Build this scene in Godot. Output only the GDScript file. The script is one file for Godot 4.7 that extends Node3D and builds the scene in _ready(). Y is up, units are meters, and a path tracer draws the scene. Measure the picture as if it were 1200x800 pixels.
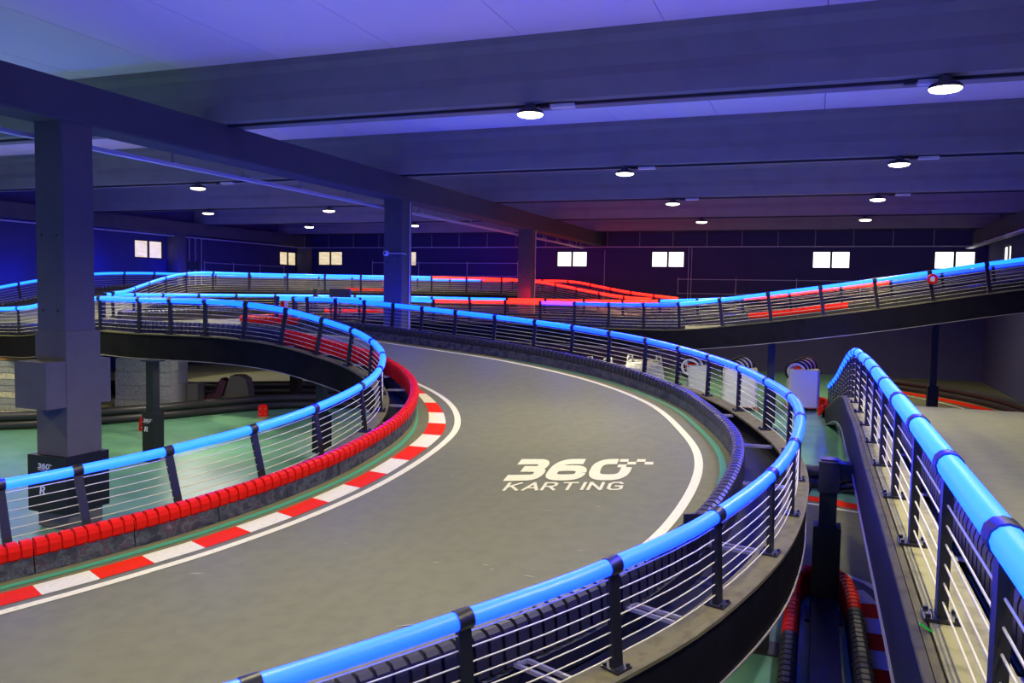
extends Node3D
# An indoor two-level kart track: spiral ramp, bridge, hall with beams and columns.

var M := {}
var used := {}
const UP := Vector3.UP

func _ready() -> void:
	# ---------------- camera, environment, exposure
	var cam := Camera3D.new()
	cam.name = "camera"
	cam.fov = 45.22
	cam.position = Vector3(0, 4.0, 0)
	cam.rotation_order = EULER_ORDER_YXZ
	cam.rotation_degrees = Vector3(-3.57, 20.454, 0.989)
	cam.near = 0.05
	cam.far = 200.0
	add_child(cam)
	cam.current = true
	var env := Environment.new()
	env.background_mode = Environment.BG_COLOR
	env.background_color = Color(0.55, 0.6, 0.66)
	env.tonemap_mode = Environment.TONE_MAPPER_LINEAR
	env.tonemap_exposure = 1.0
	env.sdfgi_enabled = true
	env.ssao_enabled = true
	env.ssil_enabled = true
	var we := WorldEnvironment.new()
	we.name = "world_environment"
	we.environment = env
	add_child(we)
	materials()
	hall()
	high_bays()
	main_ramp()
	bridge_and_loop()
	right_ramp()
	lower_level()
	hall_details()

# ------------------------------------------------------------------ materials
func lin(r: float, g: float, b: float) -> Color:
	return Color(r, g, b).linear_to_srgb()

func mat(c: Color, rough := 0.7, metal := 0.0) -> StandardMaterial3D:
	var m := StandardMaterial3D.new()
	m.albedo_color = c
	m.roughness = rough
	m.metallic = metal
	return m

func noise_tex(ramp: Array, freq: float, seed_: int, oct := 4, size := 512, kind := FastNoiseLite.TYPE_SIMPLEX_SMOOTH) -> NoiseTexture2D:
	var n := FastNoiseLite.new()
	n.noise_type = kind
	n.seed = seed_
	n.frequency = freq
	n.fractal_octaves = oct
	var g := Gradient.new()
	var offs := PackedFloat32Array()
	var cols := PackedColorArray()
	for r in ramp:
		offs.append(r[0])
		cols.append(r[1])
	g.offsets = offs
	g.colors = cols
	var t := NoiseTexture2D.new()
	t.width = size
	t.height = size
	t.seamless = true
	t.noise = n
	t.color_ramp = g
	return t

func tri(m: StandardMaterial3D, t: Texture2D, s: float) -> StandardMaterial3D:
	m.albedo_texture = t
	m.uv1_triplanar = true
	m.uv1_world_triplanar = true
	m.uv1_scale = Vector3(s, s, s)
	return m

func glow(r: float, g: float, b: float, e: float, base := Color(0.8, 0.85, 0.9)) -> StandardMaterial3D:
	var m := mat(base, 0.4)
	m.emission_enabled = true
	m.emission = lin(r, g, b)
	m.emission_energy_multiplier = e
	return m

func materials() -> void:
	var w := Color.WHITE
	M.asphalt = tri(mat(Color(0.435, 0.44, 0.34), 0.62), noise_tex([[0.0, Color(0.93, 0.925, 0.93)], [0.45, Color(0.975, 0.97, 0.975)], [0.75, w], [1.0, Color(1.0, 0.99, 0.97)]], 0.012, 3, 6, 1024), 0.3)
	M.floor = tri(mat(Color(0.40, 0.60, 0.49), 0.33), noise_tex([[0.0, Color(0.86, 0.88, 0.87)], [0.6, w], [1.0, w]], 0.008, 9, 4), 0.2)
	M.white_paint = tri(mat(Color(0.85, 0.84, 0.69), 0.6), noise_tex([[0.0, Color(0.9, 0.9, 0.88)], [0.4, w], [1.0, w]], 0.04, 5, 4), 0.7)
	M.red_paint = tri(mat(Color(0.87, 0.18, 0.07), 0.6), M.white_paint.albedo_texture, 0.7)
	M.scuff = mat(Color(0.62, 0.61, 0.52), 0.7)
	M.green_paint = mat(Color(0.26, 0.60, 0.47), 0.5)
	M.red_plastic = mat(Color(0.86, 0.12, 0.06), 0.45)
	M.black_plastic = mat(Color(0.17, 0.165, 0.16), 0.45)
	M.skirt = tri(mat(Color(0.8, 0.8, 0.76), 0.55), noise_tex([[0.0, Color(0.2, 0.2, 0.2)], [0.4, Color(0.24, 0.24, 0.24)], [0.47, Color(0.46, 0.48, 0.45)], [0.53, Color(0.26, 0.27, 0.27)], [0.6, Color(0.5, 0.55, 0.5)], [0.66, Color(0.3, 0.3, 0.3)], [0.8, Color(0.45, 0.26, 0.28)], [1.0, Color(0.62, 0.64, 0.6)]], 0.014, 21, 5), 0.55)
	M.black_steel = mat(Color(0.105, 0.105, 0.125), 0.42)
	M.plate = tri(mat(Color(0.10, 0.095, 0.11), 0.6), noise_tex([[0.0, Color(0.8, 0.78, 0.78)], [0.5, w], [1.0, w]], 0.01, 31, 4), 0.4)
	M.ledge = tri(mat(Color(0.42, 0.40, 0.27), 0.6), noise_tex([[0.0, Color(0.8, 0.8, 0.8)], [0.5, w], [1.0, w]], 0.015, 33, 4), 0.6)
	M.ledge_right = tri(mat(Color(0.56, 0.545, 0.42), 0.55), M.ledge.albedo_texture, 0.6)
	for k in ["plate", "ledge", "ledge_right", "asphalt", "white_paint", "red_paint", "red_plastic"]:
		M[k].metallic_specular = 0.1 if k.ends_with("paint") else 0.2
	M.raw_edge = mat(Color(0.62, 0.60, 0.55), 0.45, 0.3)
	M.galvanised = mat(Color(0.6, 0.59, 0.54), 0.4, 0.3)
	M.wire = mat(Color(0.84, 0.82, 0.66), 0.5, 0.0)
	M.dark_metal = mat(Color(0.16, 0.16, 0.18), 0.4, 0.2)
	M.concrete = tri(mat(Color(0.34, 0.335, 0.32), 0.8), noise_tex([[0.0, Color(0.95, 0.95, 0.95)], [0.5, w], [1.0, w]], 0.01, 41, 5), 0.3)
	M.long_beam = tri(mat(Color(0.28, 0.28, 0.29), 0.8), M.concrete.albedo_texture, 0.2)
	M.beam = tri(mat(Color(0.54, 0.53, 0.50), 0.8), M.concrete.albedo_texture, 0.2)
	M.clad = tri(mat(Color(0.36, 0.35, 0.31), 0.8), M.concrete.albedo_texture, 0.4)
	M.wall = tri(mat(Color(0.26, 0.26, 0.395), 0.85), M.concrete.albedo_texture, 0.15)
	M.ceiling = mat(Color(0.97, 0.90, 0.98), 0.9)
	M.tray = mat(Color(0.80, 0.80, 0.82), 0.4, 0.2)
	M.window_frame = mat(Color(0.16, 0.16, 0.17), 0.5)
	M.pane = glow(1.0, 0.98, 0.93, 1.6)
	M.pane_warm = mat(Color(0.9, 0.88, 0.8), 0.4)
	M.pane_warm.emission_enabled = true
	M.pane_warm.emission = Color.BLACK
	M.pane_warm.emission_texture = noise_tex([[0.0, Color(0.86, 0.74, 0.45)], [0.4, Color(0.95, 0.86, 0.6)], [0.7, Color(1, 0.95, 0.78)], [1.0, Color(1, 1, 0.92)]], 0.02, 51, 4, 256)
	M.pane_warm.uv1_triplanar = true
	M.pane_warm.uv1_world_triplanar = true
	M.pane_warm.uv1_scale = Vector3(0.35, 1.4, 0.35)
	M.pane_warm.emission_energy_multiplier = 0.9
	M.led_blue = glow(0.012, 0.13, 10.0, 1.0, Color(0.26, 0.55, 0.75))
	M.led_cyan = glow(0.012, 0.32, 10.0, 1.0, Color(0.26, 0.55, 0.75))
	M.led_far = glow(0.03, 0.52, 6.0, 1.0, Color(0.26, 0.55, 0.75))
	M.led_red = glow(6.0, 0.06, 0.02, 1.0, Color(0.75, 0.35, 0.25))
	M.led_violet = glow(0.7, 0.12, 20.0, 1.0, Color(0.4, 0.4, 0.75))
	M.lamp_glow = glow(1.0, 0.9, 0.6, 12.0)
	M.lamp_body = mat(Color(0.2, 0.2, 0.21), 0.5)
	M.white_box = mat(Color(0.85, 0.85, 0.85), 0.5)
	M.bag = tri(mat(Color(0.82, 0.80, 0.70), 0.7), noise_tex([[0.0, Color(0.75, 0.74, 0.7)], [0.5, w], [1.0, w]], 0.02, 61, 4), 0.8)
	M.wrap = mat(Color(0.84, 0.83, 0.72), 0.35)
	M.wrap_grey = tri(mat(Color(0.62, 0.63, 0.64), 0.4), M.bag.albedo_texture, 0.9)
	M.wood = tri(mat(Color(0.66, 0.48, 0.28), 0.7), M.bag.albedo_texture, 1.5)
	M.tyre = mat(Color(0.06, 0.06, 0.065), 0.7)
	M.logo = mat(Color(0.92, 0.92, 0.9), 0.5)
	M.label_box = mat(Color(0.05, 0.05, 0.06), 0.5)
	M.seat = mat(Color(0.28, 0.12, 0.2), 0.6)
	M.tape = mat(Color(0.1, 0.9, 0.15), 0.5)

# ------------------------------------------------------------------ mesh helpers
func st() -> SurfaceTool:
	var s := SurfaceTool.new()
	s.begin(Mesh.PRIMITIVE_TRIANGLES)
	return s

func quad(s: SurfaceTool, a: Vector3, b: Vector3, c: Vector3, d: Vector3) -> void:
	for p in [a, b, c, a, c, d]:
		s.add_vertex(p)

func box(s: SurfaceTool, c: Vector3, size: Vector3, b := Basis.IDENTITY) -> void:
	s.set_smooth_group(-1)
	var h := size * 0.5
	var v: Array[Vector3] = []
	for i in 8:
		v.append(c + b * Vector3(h.x * (1 if i & 1 else -1), h.y * (1 if i & 2 else -1), h.z * (1 if i & 4 else -1)))
	for f in [[0, 2, 3, 1], [5, 7, 6, 4], [4, 6, 2, 0], [1, 3, 7, 5], [2, 6, 7, 3], [4, 0, 1, 5]]:
		quad(s, v[f[3]], v[f[2]], v[f[1]], v[f[0]])

func tube(s: SurfaceTool, pts: Array, r: float, n := 8, caps := true) -> void:
	var rings := []
	for i in pts.size():
		var t: Vector3 = (pts[mini(i + 1, pts.size() - 1)] - pts[maxi(i - 1, 0)]).normalized()
		var a := t.cross(UP if absf(t.y) < 0.95 else Vector3.RIGHT).normalized()
		var b := a.cross(t)
		var ring: Array[Vector3] = []
		for k in n:
			var w := TAU * k / n
			ring.append(pts[i] + (a * cos(w) + b * sin(w)) * r)
		rings.append(ring)
	s.set_smooth_group(1)
	for i in rings.size() - 1:
		for k in n:
			var k2 := (k + 1) % n
			quad(s, rings[i][k], rings[i][k2], rings[i + 1][k2], rings[i + 1][k])
	if caps:
		s.set_smooth_group(-1)
		for k in range(1, n - 1):
			for p in [rings[0][0], rings[0][k + 1], rings[0][k]]:
				s.add_vertex(p)
			for p in [rings[-1][0], rings[-1][k], rings[-1][k + 1]]:
				s.add_vertex(p)

# closed profile [x to the right, y up] swept through frames [[point, basis], ...]
func sweep(s: SurfaceTool, frames: Array, prof: Array, smooth := false) -> void:
	s.set_smooth_group(1 if smooth else -1)
	var n := prof.size()
	var rings := []
	for f in frames:
		var ring: Array[Vector3] = []
		for q in prof:
			ring.append(f[0] + f[1].x * q[0] + f[1].y * q[1])
		rings.append(ring)
	for i in rings.size() - 1:
		for k in n:
			var k2 := (k + 1) % n
			quad(s, rings[i][k], rings[i][k2], rings[i + 1][k2], rings[i + 1][k])
	s.set_smooth_group(-1)
	for k in range(1, n - 1):
		for p in [rings[0][0], rings[0][k + 1], rings[0][k]]:
			s.add_vertex(p)
		for p in [rings[-1][0], rings[-1][k], rings[-1][k + 1]]:
			s.add_vertex(p)

func lathe(s: SurfaceTool, prof: Array, n: int, at: Vector3, b := Basis.IDENTITY) -> void:
	s.set_smooth_group(-1)
	for i in prof.size() - 1:
		for k in n:
			var w0 := TAU * k / n
			var w1 := TAU * (k + 1) / n
			var q := []
			for e in [[i, w0], [i, w1], [i + 1, w1], [i + 1, w0]]:
				q.append(at + b * Vector3(prof[e[0]][0] * cos(e[1]), prof[e[0]][1], prof[e[0]][0] * sin(e[1])))
			quad(s, q[0], q[1], q[2], q[3])

func obj(called: String, s: SurfaceTool, m: Material, parent: Node = self) -> MeshInstance3D:
	s.generate_normals()
	var o := MeshInstance3D.new()
	o.mesh = s.commit()
	o.material_override = m
	o.name = numbered(called) if parent == self else called
	o.cast_shadow = GeometryInstance3D.SHADOW_CASTING_SETTING_ON
	parent.add_child(o, true)
	return o

func numbered(n: String) -> String:
	if not used.has(n):
		used[n] = 0
		return n
	used[n] += 1
	return "%s_%03d" % [n, used[n]]

func thing(called: String, label: String, category: String, group := "", at := Vector3.ZERO, turn := 0.0) -> Node3D:
	var o := Node3D.new()
	o.name = numbered(called)
	add_child(o)
	o.position = at
	o.rotation.y = turn
	tag(o, label, category, group)
	return o

func tag(o: Node, label: String, category: String, group := "") -> Node:
	o.set_meta("label", label)
	o.set_meta("category", category)
	if group != "":
		o.set_meta("group", group)
	return o

func structure(called: String, at := Vector3.ZERO) -> Node3D:
	var o := Node3D.new()
	o.name = called
	o.position = at
	o.set_meta("kind", "structure")
	add_child(o)
	return o

func slab(called: String, c: Vector3, size: Vector3, m: Material, parent: Node, b := Basis.IDENTITY) -> MeshInstance3D:
	var s := st()
	box(s, c, size, b)
	return obj(called, s, m, parent)

# ------------------------------------------------------------------ paths
func catmull(c: Array, sub: int) -> Array:
	var out := []
	for i in c.size() - 1:
		var p0 = c[maxi(i - 1, 0)]
		var p1 = c[i]
		var p2 = c[i + 1]
		var p3 = c[mini(i + 2, c.size() - 1)]
		for k in sub:
			var t := float(k) / sub
			if p1 is Vector3:
				out.append((p1 as Vector3).cubic_interpolate(p2, p0, p3, t))
			else:
				out.append(lerpf(p1, p2, t))
	out.append(c[-1])
	return out

func path(pts: Array) -> Dictionary:
	var s := PackedFloat32Array([0.0])
	for i in range(1, pts.size()):
		s.append(s[i - 1] + pts[i].distance_to(pts[i - 1]))
	return {"p": pts, "s": s, "len": s[-1]}

func seg(pa: Dictionary, d: float) -> Array:
	var s: PackedFloat32Array = pa.s
	var i: int = clampi(s.bsearch(d) - 1, 0, s.size() - 2)
	return [i, clampf((d - s[i]) / maxf(s[i + 1] - s[i], 1e-6), -4.0, 5.0)]

func at(pa: Dictionary, d: float) -> Vector3:
	var k := seg(pa, d)
	return pa.p[k[0]].lerp(pa.p[k[0] + 1], k[1])

func frame(pa: Dictionary, d: float, lean := 0.0) -> Array:
	var t: Vector3 = (at(pa, minf(d + 0.12, pa.len)) - at(pa, maxf(d - 0.12, 0.0))).normalized()
	var side := t.cross(UP).normalized()
	var up := side.cross(t).normalized()
	if lean != 0.0:
		up = (up - side * lean).normalized()
		side = t.cross(up).normalized()
	return [at(pa, d), Basis(side, up, -t)]

func frames(pa: Dictionary, d0: float, d1: float, step: float) -> Array:
	var n := maxi(1, int(ceil((d1 - d0) / step)))
	var out := []
	for i in n + 1:
		out.append(frame(pa, lerpf(d0, d1, float(i) / n)))
	return out

func shifted(a: Array, b: Array, d: float, dy := 0.0) -> Array:   # d metres from a towards b, per station
	var out := []
	for i in a.size():
		var w: Vector3 = b[i] - a[i]
		out.append(a[i] + w.normalized() * d + UP * dy)
	return out

# ------------------------------------------------------------------ track furniture
const RAIL := 0.9
const LEDGE := 0.12
const WIRES := [0.806, 0.705, 0.604, 0.51, 0.41, 0.315, 0.22]

func fence(label: String, pts: Array, spacing: float, colour: Callable, detail: int, lean: Array = [], first := 0.0, places: Array = []) -> Node3D:
	var pa := path(pts)
	var o := thing("guard_fence", label, "fence", "", pts[0])
	var org: Vector3 = pts[0]
	var lean_at := func(d: float) -> float:
		if lean.is_empty():
			return 0.0
		var k := seg(pa, d)
		return lerpf(lean[k[0]], lean[k[0] + 1], k[1])
	# the frame at the foot, so that the rail itself stays on the given line
	var fr := func(d: float) -> Array:
		var ln: float = lean_at.call(d)
		var f := frame(pa, d, ln)
		var side: Vector3 = frame(pa, d)[1].x
		return [f[0] - org + side * ln * 0.86, f[1]]
	var n := maxi(1, int(round((pa.len - first) / spacing)))
	var ds := []
	if places.is_empty():
		for i in n + 1:
			ds.append(lerpf(first, pa.len, float(i) / n))
	else:
		for q in places:   # posts where they stand: nearest point of the line to [x, z]
			var best := 0
			for i in pts.size():
				if Vector2(pts[i].x - q[0], pts[i].z - q[1]).length() < Vector2(pts[best].x - q[0], pts[best].z - q[1]).length():
					best = i
			var dir: Vector3 = (pts[mini(best + 1, pts.size() - 1)] - pts[maxi(best - 1, 0)]).normalized()
			ds.append(clampf(pa.s[best] + dir.dot(Vector3(q[0], pts[best].y, q[1]) - pts[best]), 0.0, pa.len))
		ds.sort()
		while ds[0] > spacing:
			ds.push_front(ds[0] - spacing)
		if ds[0] > 0.4:
			ds.push_front(0.0)
		if pa.len - ds[-1] > 0.4:
			ds.append(pa.len)
	var sides := 12 if detail == 2 else (8 if detail == 1 else 6)
	for i in ds.size():
		var f: Array = fr.call(ds[i])
		var s := st()
		var h: float = RAIL - LEDGE - 0.03
		box(s, f[0] + f[1].y * (LEDGE + h * 0.5), Vector3(0.05, h, 0.09), f[1])
		var post := obj("post", s, M.black_steel, o)
		if detail > 0:
			s = st()
			box(s, f[0] + f[1].y * (LEDGE + 0.01), Vector3(0.17, 0.018, 0.15), f[1])
			if detail == 2:
				for e in [[-1, -1], [1, -1], [-1, 1], [1, 1]]:
					box(s, f[0] + f[1] * Vector3(e[0] * 0.065, LEDGE + 0.028, e[1] * 0.055), Vector3(0.022, 0.022, 0.022), f[1])
			obj("base_plate", s, M.dark_metal, post)
		s = st()
		var c: Vector3 = f[0] + f[1].y * RAIL
		tube(s, [c - f[1].z * 0.055, c + f[1].z * 0.055], 0.068, sides)
		obj("rail_collar", s, M.black_steel, o)
	for i in ds.size() - 1:
		var a: float = ds[i] + 0.05
		var b: float = ds[i + 1] - 0.05
		var k := 4 if detail == 2 else (3 if detail == 1 else 1)
		var line := []
		for j in k + 1:
			var f: Array = fr.call(lerpf(a, b, float(j) / k))
			line.append(f[0] + f[1].y * RAIL)
		var s := st()
		tube(s, line, 0.06 if detail == 2 else 0.054, sides)
		obj("light_tube", s, colour.call(at(pa, (a + b) * 0.5).x), o)
	for h in WIRES:
		var line := []
		var sub := 4 if detail == 2 else 1
		for i in ds.size() - 1:
			for j in sub:
				var f: Array = fr.call(lerpf(ds[i], ds[i + 1], float(j) / sub))
				line.append(f[0] + f[1].y * h)
		var fl: Array = fr.call(ds[-1])
		line.append(fl[0] + fl[1].y * h)
		var s := st()
		tube(s, line, 0.0058 if detail == 2 else 0.006, 5 if detail == 2 else 4)
		obj("wire", s, M.wire, o)
	# lights of the same colour just above the tube
	var gap := 2.25 if detail == 2 else 4.0
	var k := int(pa.len / gap)
	for i in k:
		var d: float = (i + 0.5) * pa.len / k
		var f: Array = fr.call(d)
		var red: bool = colour.call(at(pa, d).x) == M.led_red
		var l := OmniLight3D.new()
		l.name = "rail_glow"
		l.light_color = Color(1.0, 0.06, 0.02) if red else Color(0.0, 0.03, 1.0)
		l.light_energy = (0.5 if red else 1.5) if detail == 1 else 1.35
		l.light_size = 0.06
		l.omni_range = 40.0
		l.omni_attenuation = 2.0
		l.shadow_enabled = true
		o.add_child(l, true)
		l.position = f[0] + f[1].y * (RAIL + 0.2)
	return o

# crash barrier along pts; side = +1 when the track lies to the right of the path
func barrier(label: String, pts: Array, side: float, colour: Callable, detail: int, group := "", tooth := 0.13) -> Node3D:
	var pa := path(pts)
	var o := thing("crash_barrier", label, "barrier", group, pts[0])
	var org: Vector3 = pts[0]
	var per := 8
	var mlen := tooth * per
	var n := maxi(1, int(round(pa.len / mlen)))
	mlen = pa.len / n
	for i in n:
		var a := i * mlen
		var b := a + mlen - 0.012
		var fs := frames(pa, a, b, 0.26 if detail > 0 else 0.6)
		for f in fs:
			f[0] -= org
		var s := st()
		sweep(s, fs, [[0.05 * side, 0.005], [0.05 * side, 0.25], [0.015 * side, 0.25], [0.015 * side, 0.005]])
		obj("skirt_panel", s, M.skirt if detail > 0 else M.black_plastic, o)
		s = st()
		sweep(s, fs, [[0.06 * side, 0.22], [0.06 * side, 0.29], [0.048 * side, 0.325], [0.025 * side, 0.345], [-0.025 * side, 0.345], [-0.048 * side, 0.325], [-0.06 * side, 0.29], [-0.06 * side, 0.05]])
		var q := mlen / per
		for k in per:
			var f0 := frame(pa, a + k * q + 0.016)
			var f1 := frame(pa, a + (k + 1) * q - 0.016)
			f0[0] -= org
			f1[0] -= org
			sweep(s, [f0, f1], [[0.075 * side, 0.215], [0.088 * side, 0.30], [0.075 * side, 0.355], [0.035 * side, 0.38], [-0.035 * side, 0.38], [-0.075 * side, 0.355], [-0.088 * side, 0.30], [-0.088 * side, 0.05]])
		obj("ribbed_cap", s, colour.call((a + b) * 0.5, at(pa, (a + b) * 0.5)), o)
	return o

# deck between two lines of stations
func deck_mesh(a: Array, b: Array, d0: float, d1: float, across: int) -> SurfaceTool:
	var s := st()
	var l := shifted(a, b, d0)
	var r := shifted(b, a, d1)
	s.set_smooth_group(1)
	for i in a.size() - 1:
		for k in across:
			var t0 := float(k) / across
			var t1 := float(k + 1) / across
			quad(s, l[i].lerp(r[i], t0), l[i + 1].lerp(r[i + 1], t0), l[i + 1].lerp(r[i + 1], t1), l[i].lerp(r[i], t1))
	return s

# the steel frame below a deck
func deck_frame(a: Array, b: Array, d0: float, d1: float, thick := 0.2) -> SurfaceTool:
	var s := st()
	var l := shifted(a, b, d0, -0.008)
	var r := shifted(b, a, d1, -0.008)
	s.set_smooth_group(-1)
	var dn := UP * thick
	for i in a.size() - 1:
		quad(s, l[i] - dn, l[i + 1] - dn, l[i + 1], l[i])
		quad(s, r[i], r[i + 1], r[i + 1] - dn, r[i] - dn)
		quad(s, l[i] - dn, r[i] - dn, r[i + 1] - dn, l[i + 1] - dn)
	quad(s, l[0], r[0], r[0] - dn, l[0] - dn)
	quad(s, l[-1] - dn, r[-1] - dn, r[-1], l[-1])
	return s

# a painted band between two lateral distances, between stations
func band(a: Array, b: Array, d0: float, d1: float, i0: float, i1: float, taper: Array = []) -> SurfaceTool:
	var s := st()
	s.set_smooth_group(1)
	var n := maxi(1, int(ceil(i1 - i0)))
	var prev := []
	for k in n + 1:
		var x := lerpf(i0, i1, float(k) / n)
		var i := clampi(int(floor(x)), 0, a.size() - 2)
		var t := x - i
		var p: Vector3 = a[i].lerp(a[i + 1], t)
		var w: Vector3 = (b[i].lerp(b[i + 1], t) - p).normalized()
		var e0 := d0
		var e1 := d1
		if not taper.is_empty():   # [first station, last station, first edge there, second edge there]
			var k2 := smoothstep(taper[0] - 8.0, taper[1], x)
			e0 = lerpf(d0, taper[2], k2)
			e1 = lerpf(d1, taper[3], k2)
		var cur := [p + w * e0 + UP * 0.006, p + w * e1 + UP * 0.006]
		if k > 0:
			quad(s, prev[0], cur[0], cur[1], prev[1])
		prev = cur
	return s

# edge beam: ledge on top, plate on the outside, flange below; out = +1 when outside lies to the right
func edge_beam(o: Node3D, pts: Array, out: float, ledge_mat: Material, depth := 0.46, step := 0.35) -> void:
	var pa := path(pts)
	var fs := frames(pa, 0.0, pa.len, step)
	var e := out
	var s := st()
	sweep(s, fs, [[-0.13 * e, LEDGE], [0.13 * e, LEDGE], [0.13 * e, LEDGE - 0.03], [-0.13 * e, LEDGE - 0.03]])
	obj("beam_ledge", s, ledge_mat, o)
	s = st()
	sweep(s, fs, [[0.105 * e, LEDGE - 0.03], [0.085 * e, LEDGE - 0.03], [0.085 * e, -depth], [0.105 * e, -depth]])
	obj("side_plate", s, M.plate, o)
	s = st()
	sweep(s, fs, [[-0.1 * e, -depth], [0.12 * e, -depth], [0.12 * e, -depth - 0.016], [-0.1 * e, -depth - 0.016]])
	obj("lower_flange", s, M.raw_edge, o)
	s = st()
	sweep(s, fs, [[-0.9 * e, -0.24], [0.08 * e, -0.24], [0.08 * e, -0.27], [-0.9 * e, -0.27]])
	obj("gutter_plate", s, M.tyre, o)

func cross_brackets(o: Node3D, a: Array, b: Array, d0: float, d1: float, i0: int, i1: int, every: int) -> void:
	for i in range(i0, i1, every):
		var w: Vector3 = (b[i] - a[i]).normalized()
		var al: Vector3 = w.cross(UP).normalized()
		var s := st()
		var p: Vector3 = a[i] + UP * 0.05
		for k in [-1, 1]:
			box(s, p + w * (d0 + d1) * 0.5 + al * k * 0.06, Vector3(d1 - d0, 0.03, 0.03), Basis(w, UP, w.cross(UP)))
		box(s, p + w * (d1 - 0.06), Vector3(0.03, 0.03, 0.15), Basis(w, UP, w.cross(UP)))
		box(s, p + w * (d0 + 0.05), Vector3(0.03, 0.03, 0.15), Basis(w, UP, w.cross(UP)))
		obj("cross_bracket", s, M.galvanised, o)

# steel leg with a boxed foot that carries the two white emblems
func support_leg(label: String, p: Vector3, top: float, turn: float, printed: bool, group := "") -> Node3D:
	var o := thing("support_leg", label, "support", group, p, turn)
	slab("shaft", Vector3(0, top * 0.5, 0), Vector3(0.2, top, 0.2), M.black_steel, o)
	slab("foot_plate", Vector3(0, 0.012, 0), Vector3(0.42, 0.024, 0.42), M.dark_metal, o)
	slab("foot_sleeve", Vector3(0, 0.66, 0), Vector3(0.32, 0.9, 0.32), M.label_box, o)
	slab("head_plate", Vector3(0, top + 0.012, 0), Vector3(0.42, 0.024, 0.32), M.dark_metal, o)
	if printed:
		emblem(o, Vector3(-0.03, 0.9, 0.162), 0.0, 0.07, 0.22)
	return o

# the mark as it stands on the boxes: figure 360 with a chequer, a word line and the letter below
func emblem(o: Node3D, p: Vector3, turn: float, h: float, drop: float) -> void:
	var b := Basis(UP, turn)
	var e := Node3D.new()
	e.name = "printed_emblem"
	o.add_child(e, true)
	e.transform = Transform3D(b, p)
	var s := st()
	figure_360(s, func(x: float, y: float) -> Vector3: return Vector3((x - 1.4) * h, y * h, 0.0), 0.24)
	obj("number_print", s, M.logo, e)
	word("KARTING", e, Transform3D(Basis.IDENTITY, Vector3(-1.25 * h, -0.32 * h, 0.0)), 2.3 * h, 0.22 * h, M.logo, 0.002)
	word("R", e, Transform3D(Basis.IDENTITY, Vector3(-0.9 * h, -drop, 0.0)), 1.5 * h, 1.6 * h, M.logo, 0.002, 0.18)

func word(text: String, parent: Node, xf: Transform3D, width: float, height: float, m: Material, depth: float, shear := 0.12) -> MeshInstance3D:
	var f := SystemFont.new()
	f.font_names = PackedStringArray(["Droid Sans"])
	f.font_weight = 700
	var t := TextMesh.new()
	t.text = text
	t.font = f
	t.font_size = 64
	t.pixel_size = 0.01
	t.depth = 0.01
	t.curve_step = 2.0
	t.horizontal_alignment = HORIZONTAL_ALIGNMENT_LEFT
	var bb := t.get_aabb()
	var o := MeshInstance3D.new()
	o.name = "lettering"
	o.mesh = t
	o.material_override = m
	var sx := width / bb.size.x
	var sy := height / bb.size.y
	var local := Transform3D(Basis(Vector3(sx, 0, 0), Vector3(sy * shear, sy, 0), Vector3(0, 0, depth / 0.01)), Vector3(-bb.position.x * sx, -bb.position.y * sy, 0))
	o.transform = xf * local
	parent.add_child(o, true)
	return o

# strokes of a wide slanted 360: three figures and a chequered corner; unit height, about 3.1 wide
func figure_360(s: SurfaceTool, put: Callable, thick: float) -> void:
	var sh := 0.16
	var pp := func(x: float, y: float) -> Vector3: return put.call(x + sh * y, y)
	var stroke := func(pts: Array) -> void:
		for i in pts.size() - 1:
			var a: Vector2 = pts[i]
			var b: Vector2 = pts[i + 1]
			var ta: Vector2 = (pts[i + 1] - pts[maxi(i - 1, 0)]).normalized().orthogonal() * thick * 0.5
			var tb: Vector2 = (pts[mini(i + 2, pts.size() - 1)] - pts[i]).normalized().orthogonal() * thick * 0.5
			quad(s, pp.call(a.x - ta.x, a.y - ta.y), pp.call(b.x - tb.x, b.y - tb.y), pp.call(b.x + tb.x, b.y + tb.y), pp.call(a.x + ta.x, a.y + ta.y))
	s.set_smooth_group(-1)
	var arc := func(c: Vector2, rx: float, ry: float, a0: float, a1: float, n: int) -> Array:
		var out := []
		for i in n + 1:
			var a := deg_to_rad(lerpf(a0, a1, float(i) / n))
			var ca := cos(a)
			var sa := sin(a)
			out.append(c + Vector2(rx * signf(ca) * pow(absf(ca), 0.7), ry * signf(sa) * pow(absf(sa), 0.7)))
		return out
	# 3
	stroke.call([Vector2(0.02, 0.88), Vector2(0.45, 0.88)])
	stroke.call(arc.call(Vector2(0.45, 0.70), 0.28, 0.18, 90, -90, 10))
	stroke.call([Vector2(0.25, 0.53), Vector2(0.46, 0.53)])
	stroke.call(arc.call(Vector2(0.45, 0.325), 0.31, 0.205, 90, -90, 10))
	stroke.call([Vector2(0.45, 0.12), Vector2(0.0, 0.12)])
	# 6
	stroke.call(arc.call(Vector2(1.45, 0.34), 0.36, 0.22, 0, 360, 24))
	stroke.call(arc.call(Vector2(1.50, 0.36), 0.41, 0.52, 90, 185, 12))
	stroke.call([Vector2(1.49, 0.88), Vector2(1.75, 0.88)])
	# 0, open at the upper right
	stroke.call(arc.call(Vector2(2.52, 0.5), 0.38, 0.38, 90, 360, 24))
	stroke.call([Vector2(2.5, 0.88), Vector2(2.62, 0.88)])
	stroke.call([Vector2(2.9, 0.48), Vector2(2.9, 0.6)])
	# chequer
	for q in [[2.66, 0.87], [2.88, 0.73], [3.10, 0.87], [2.66, 0.59], [3.32, 0.73]]:
		quad(s, pp.call(q[0], q[1]), pp.call(q[0] + 0.22, q[1]), pp.call(q[0] + 0.22, q[1] + 0.14), pp.call(q[0], q[1] + 0.14))

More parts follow.
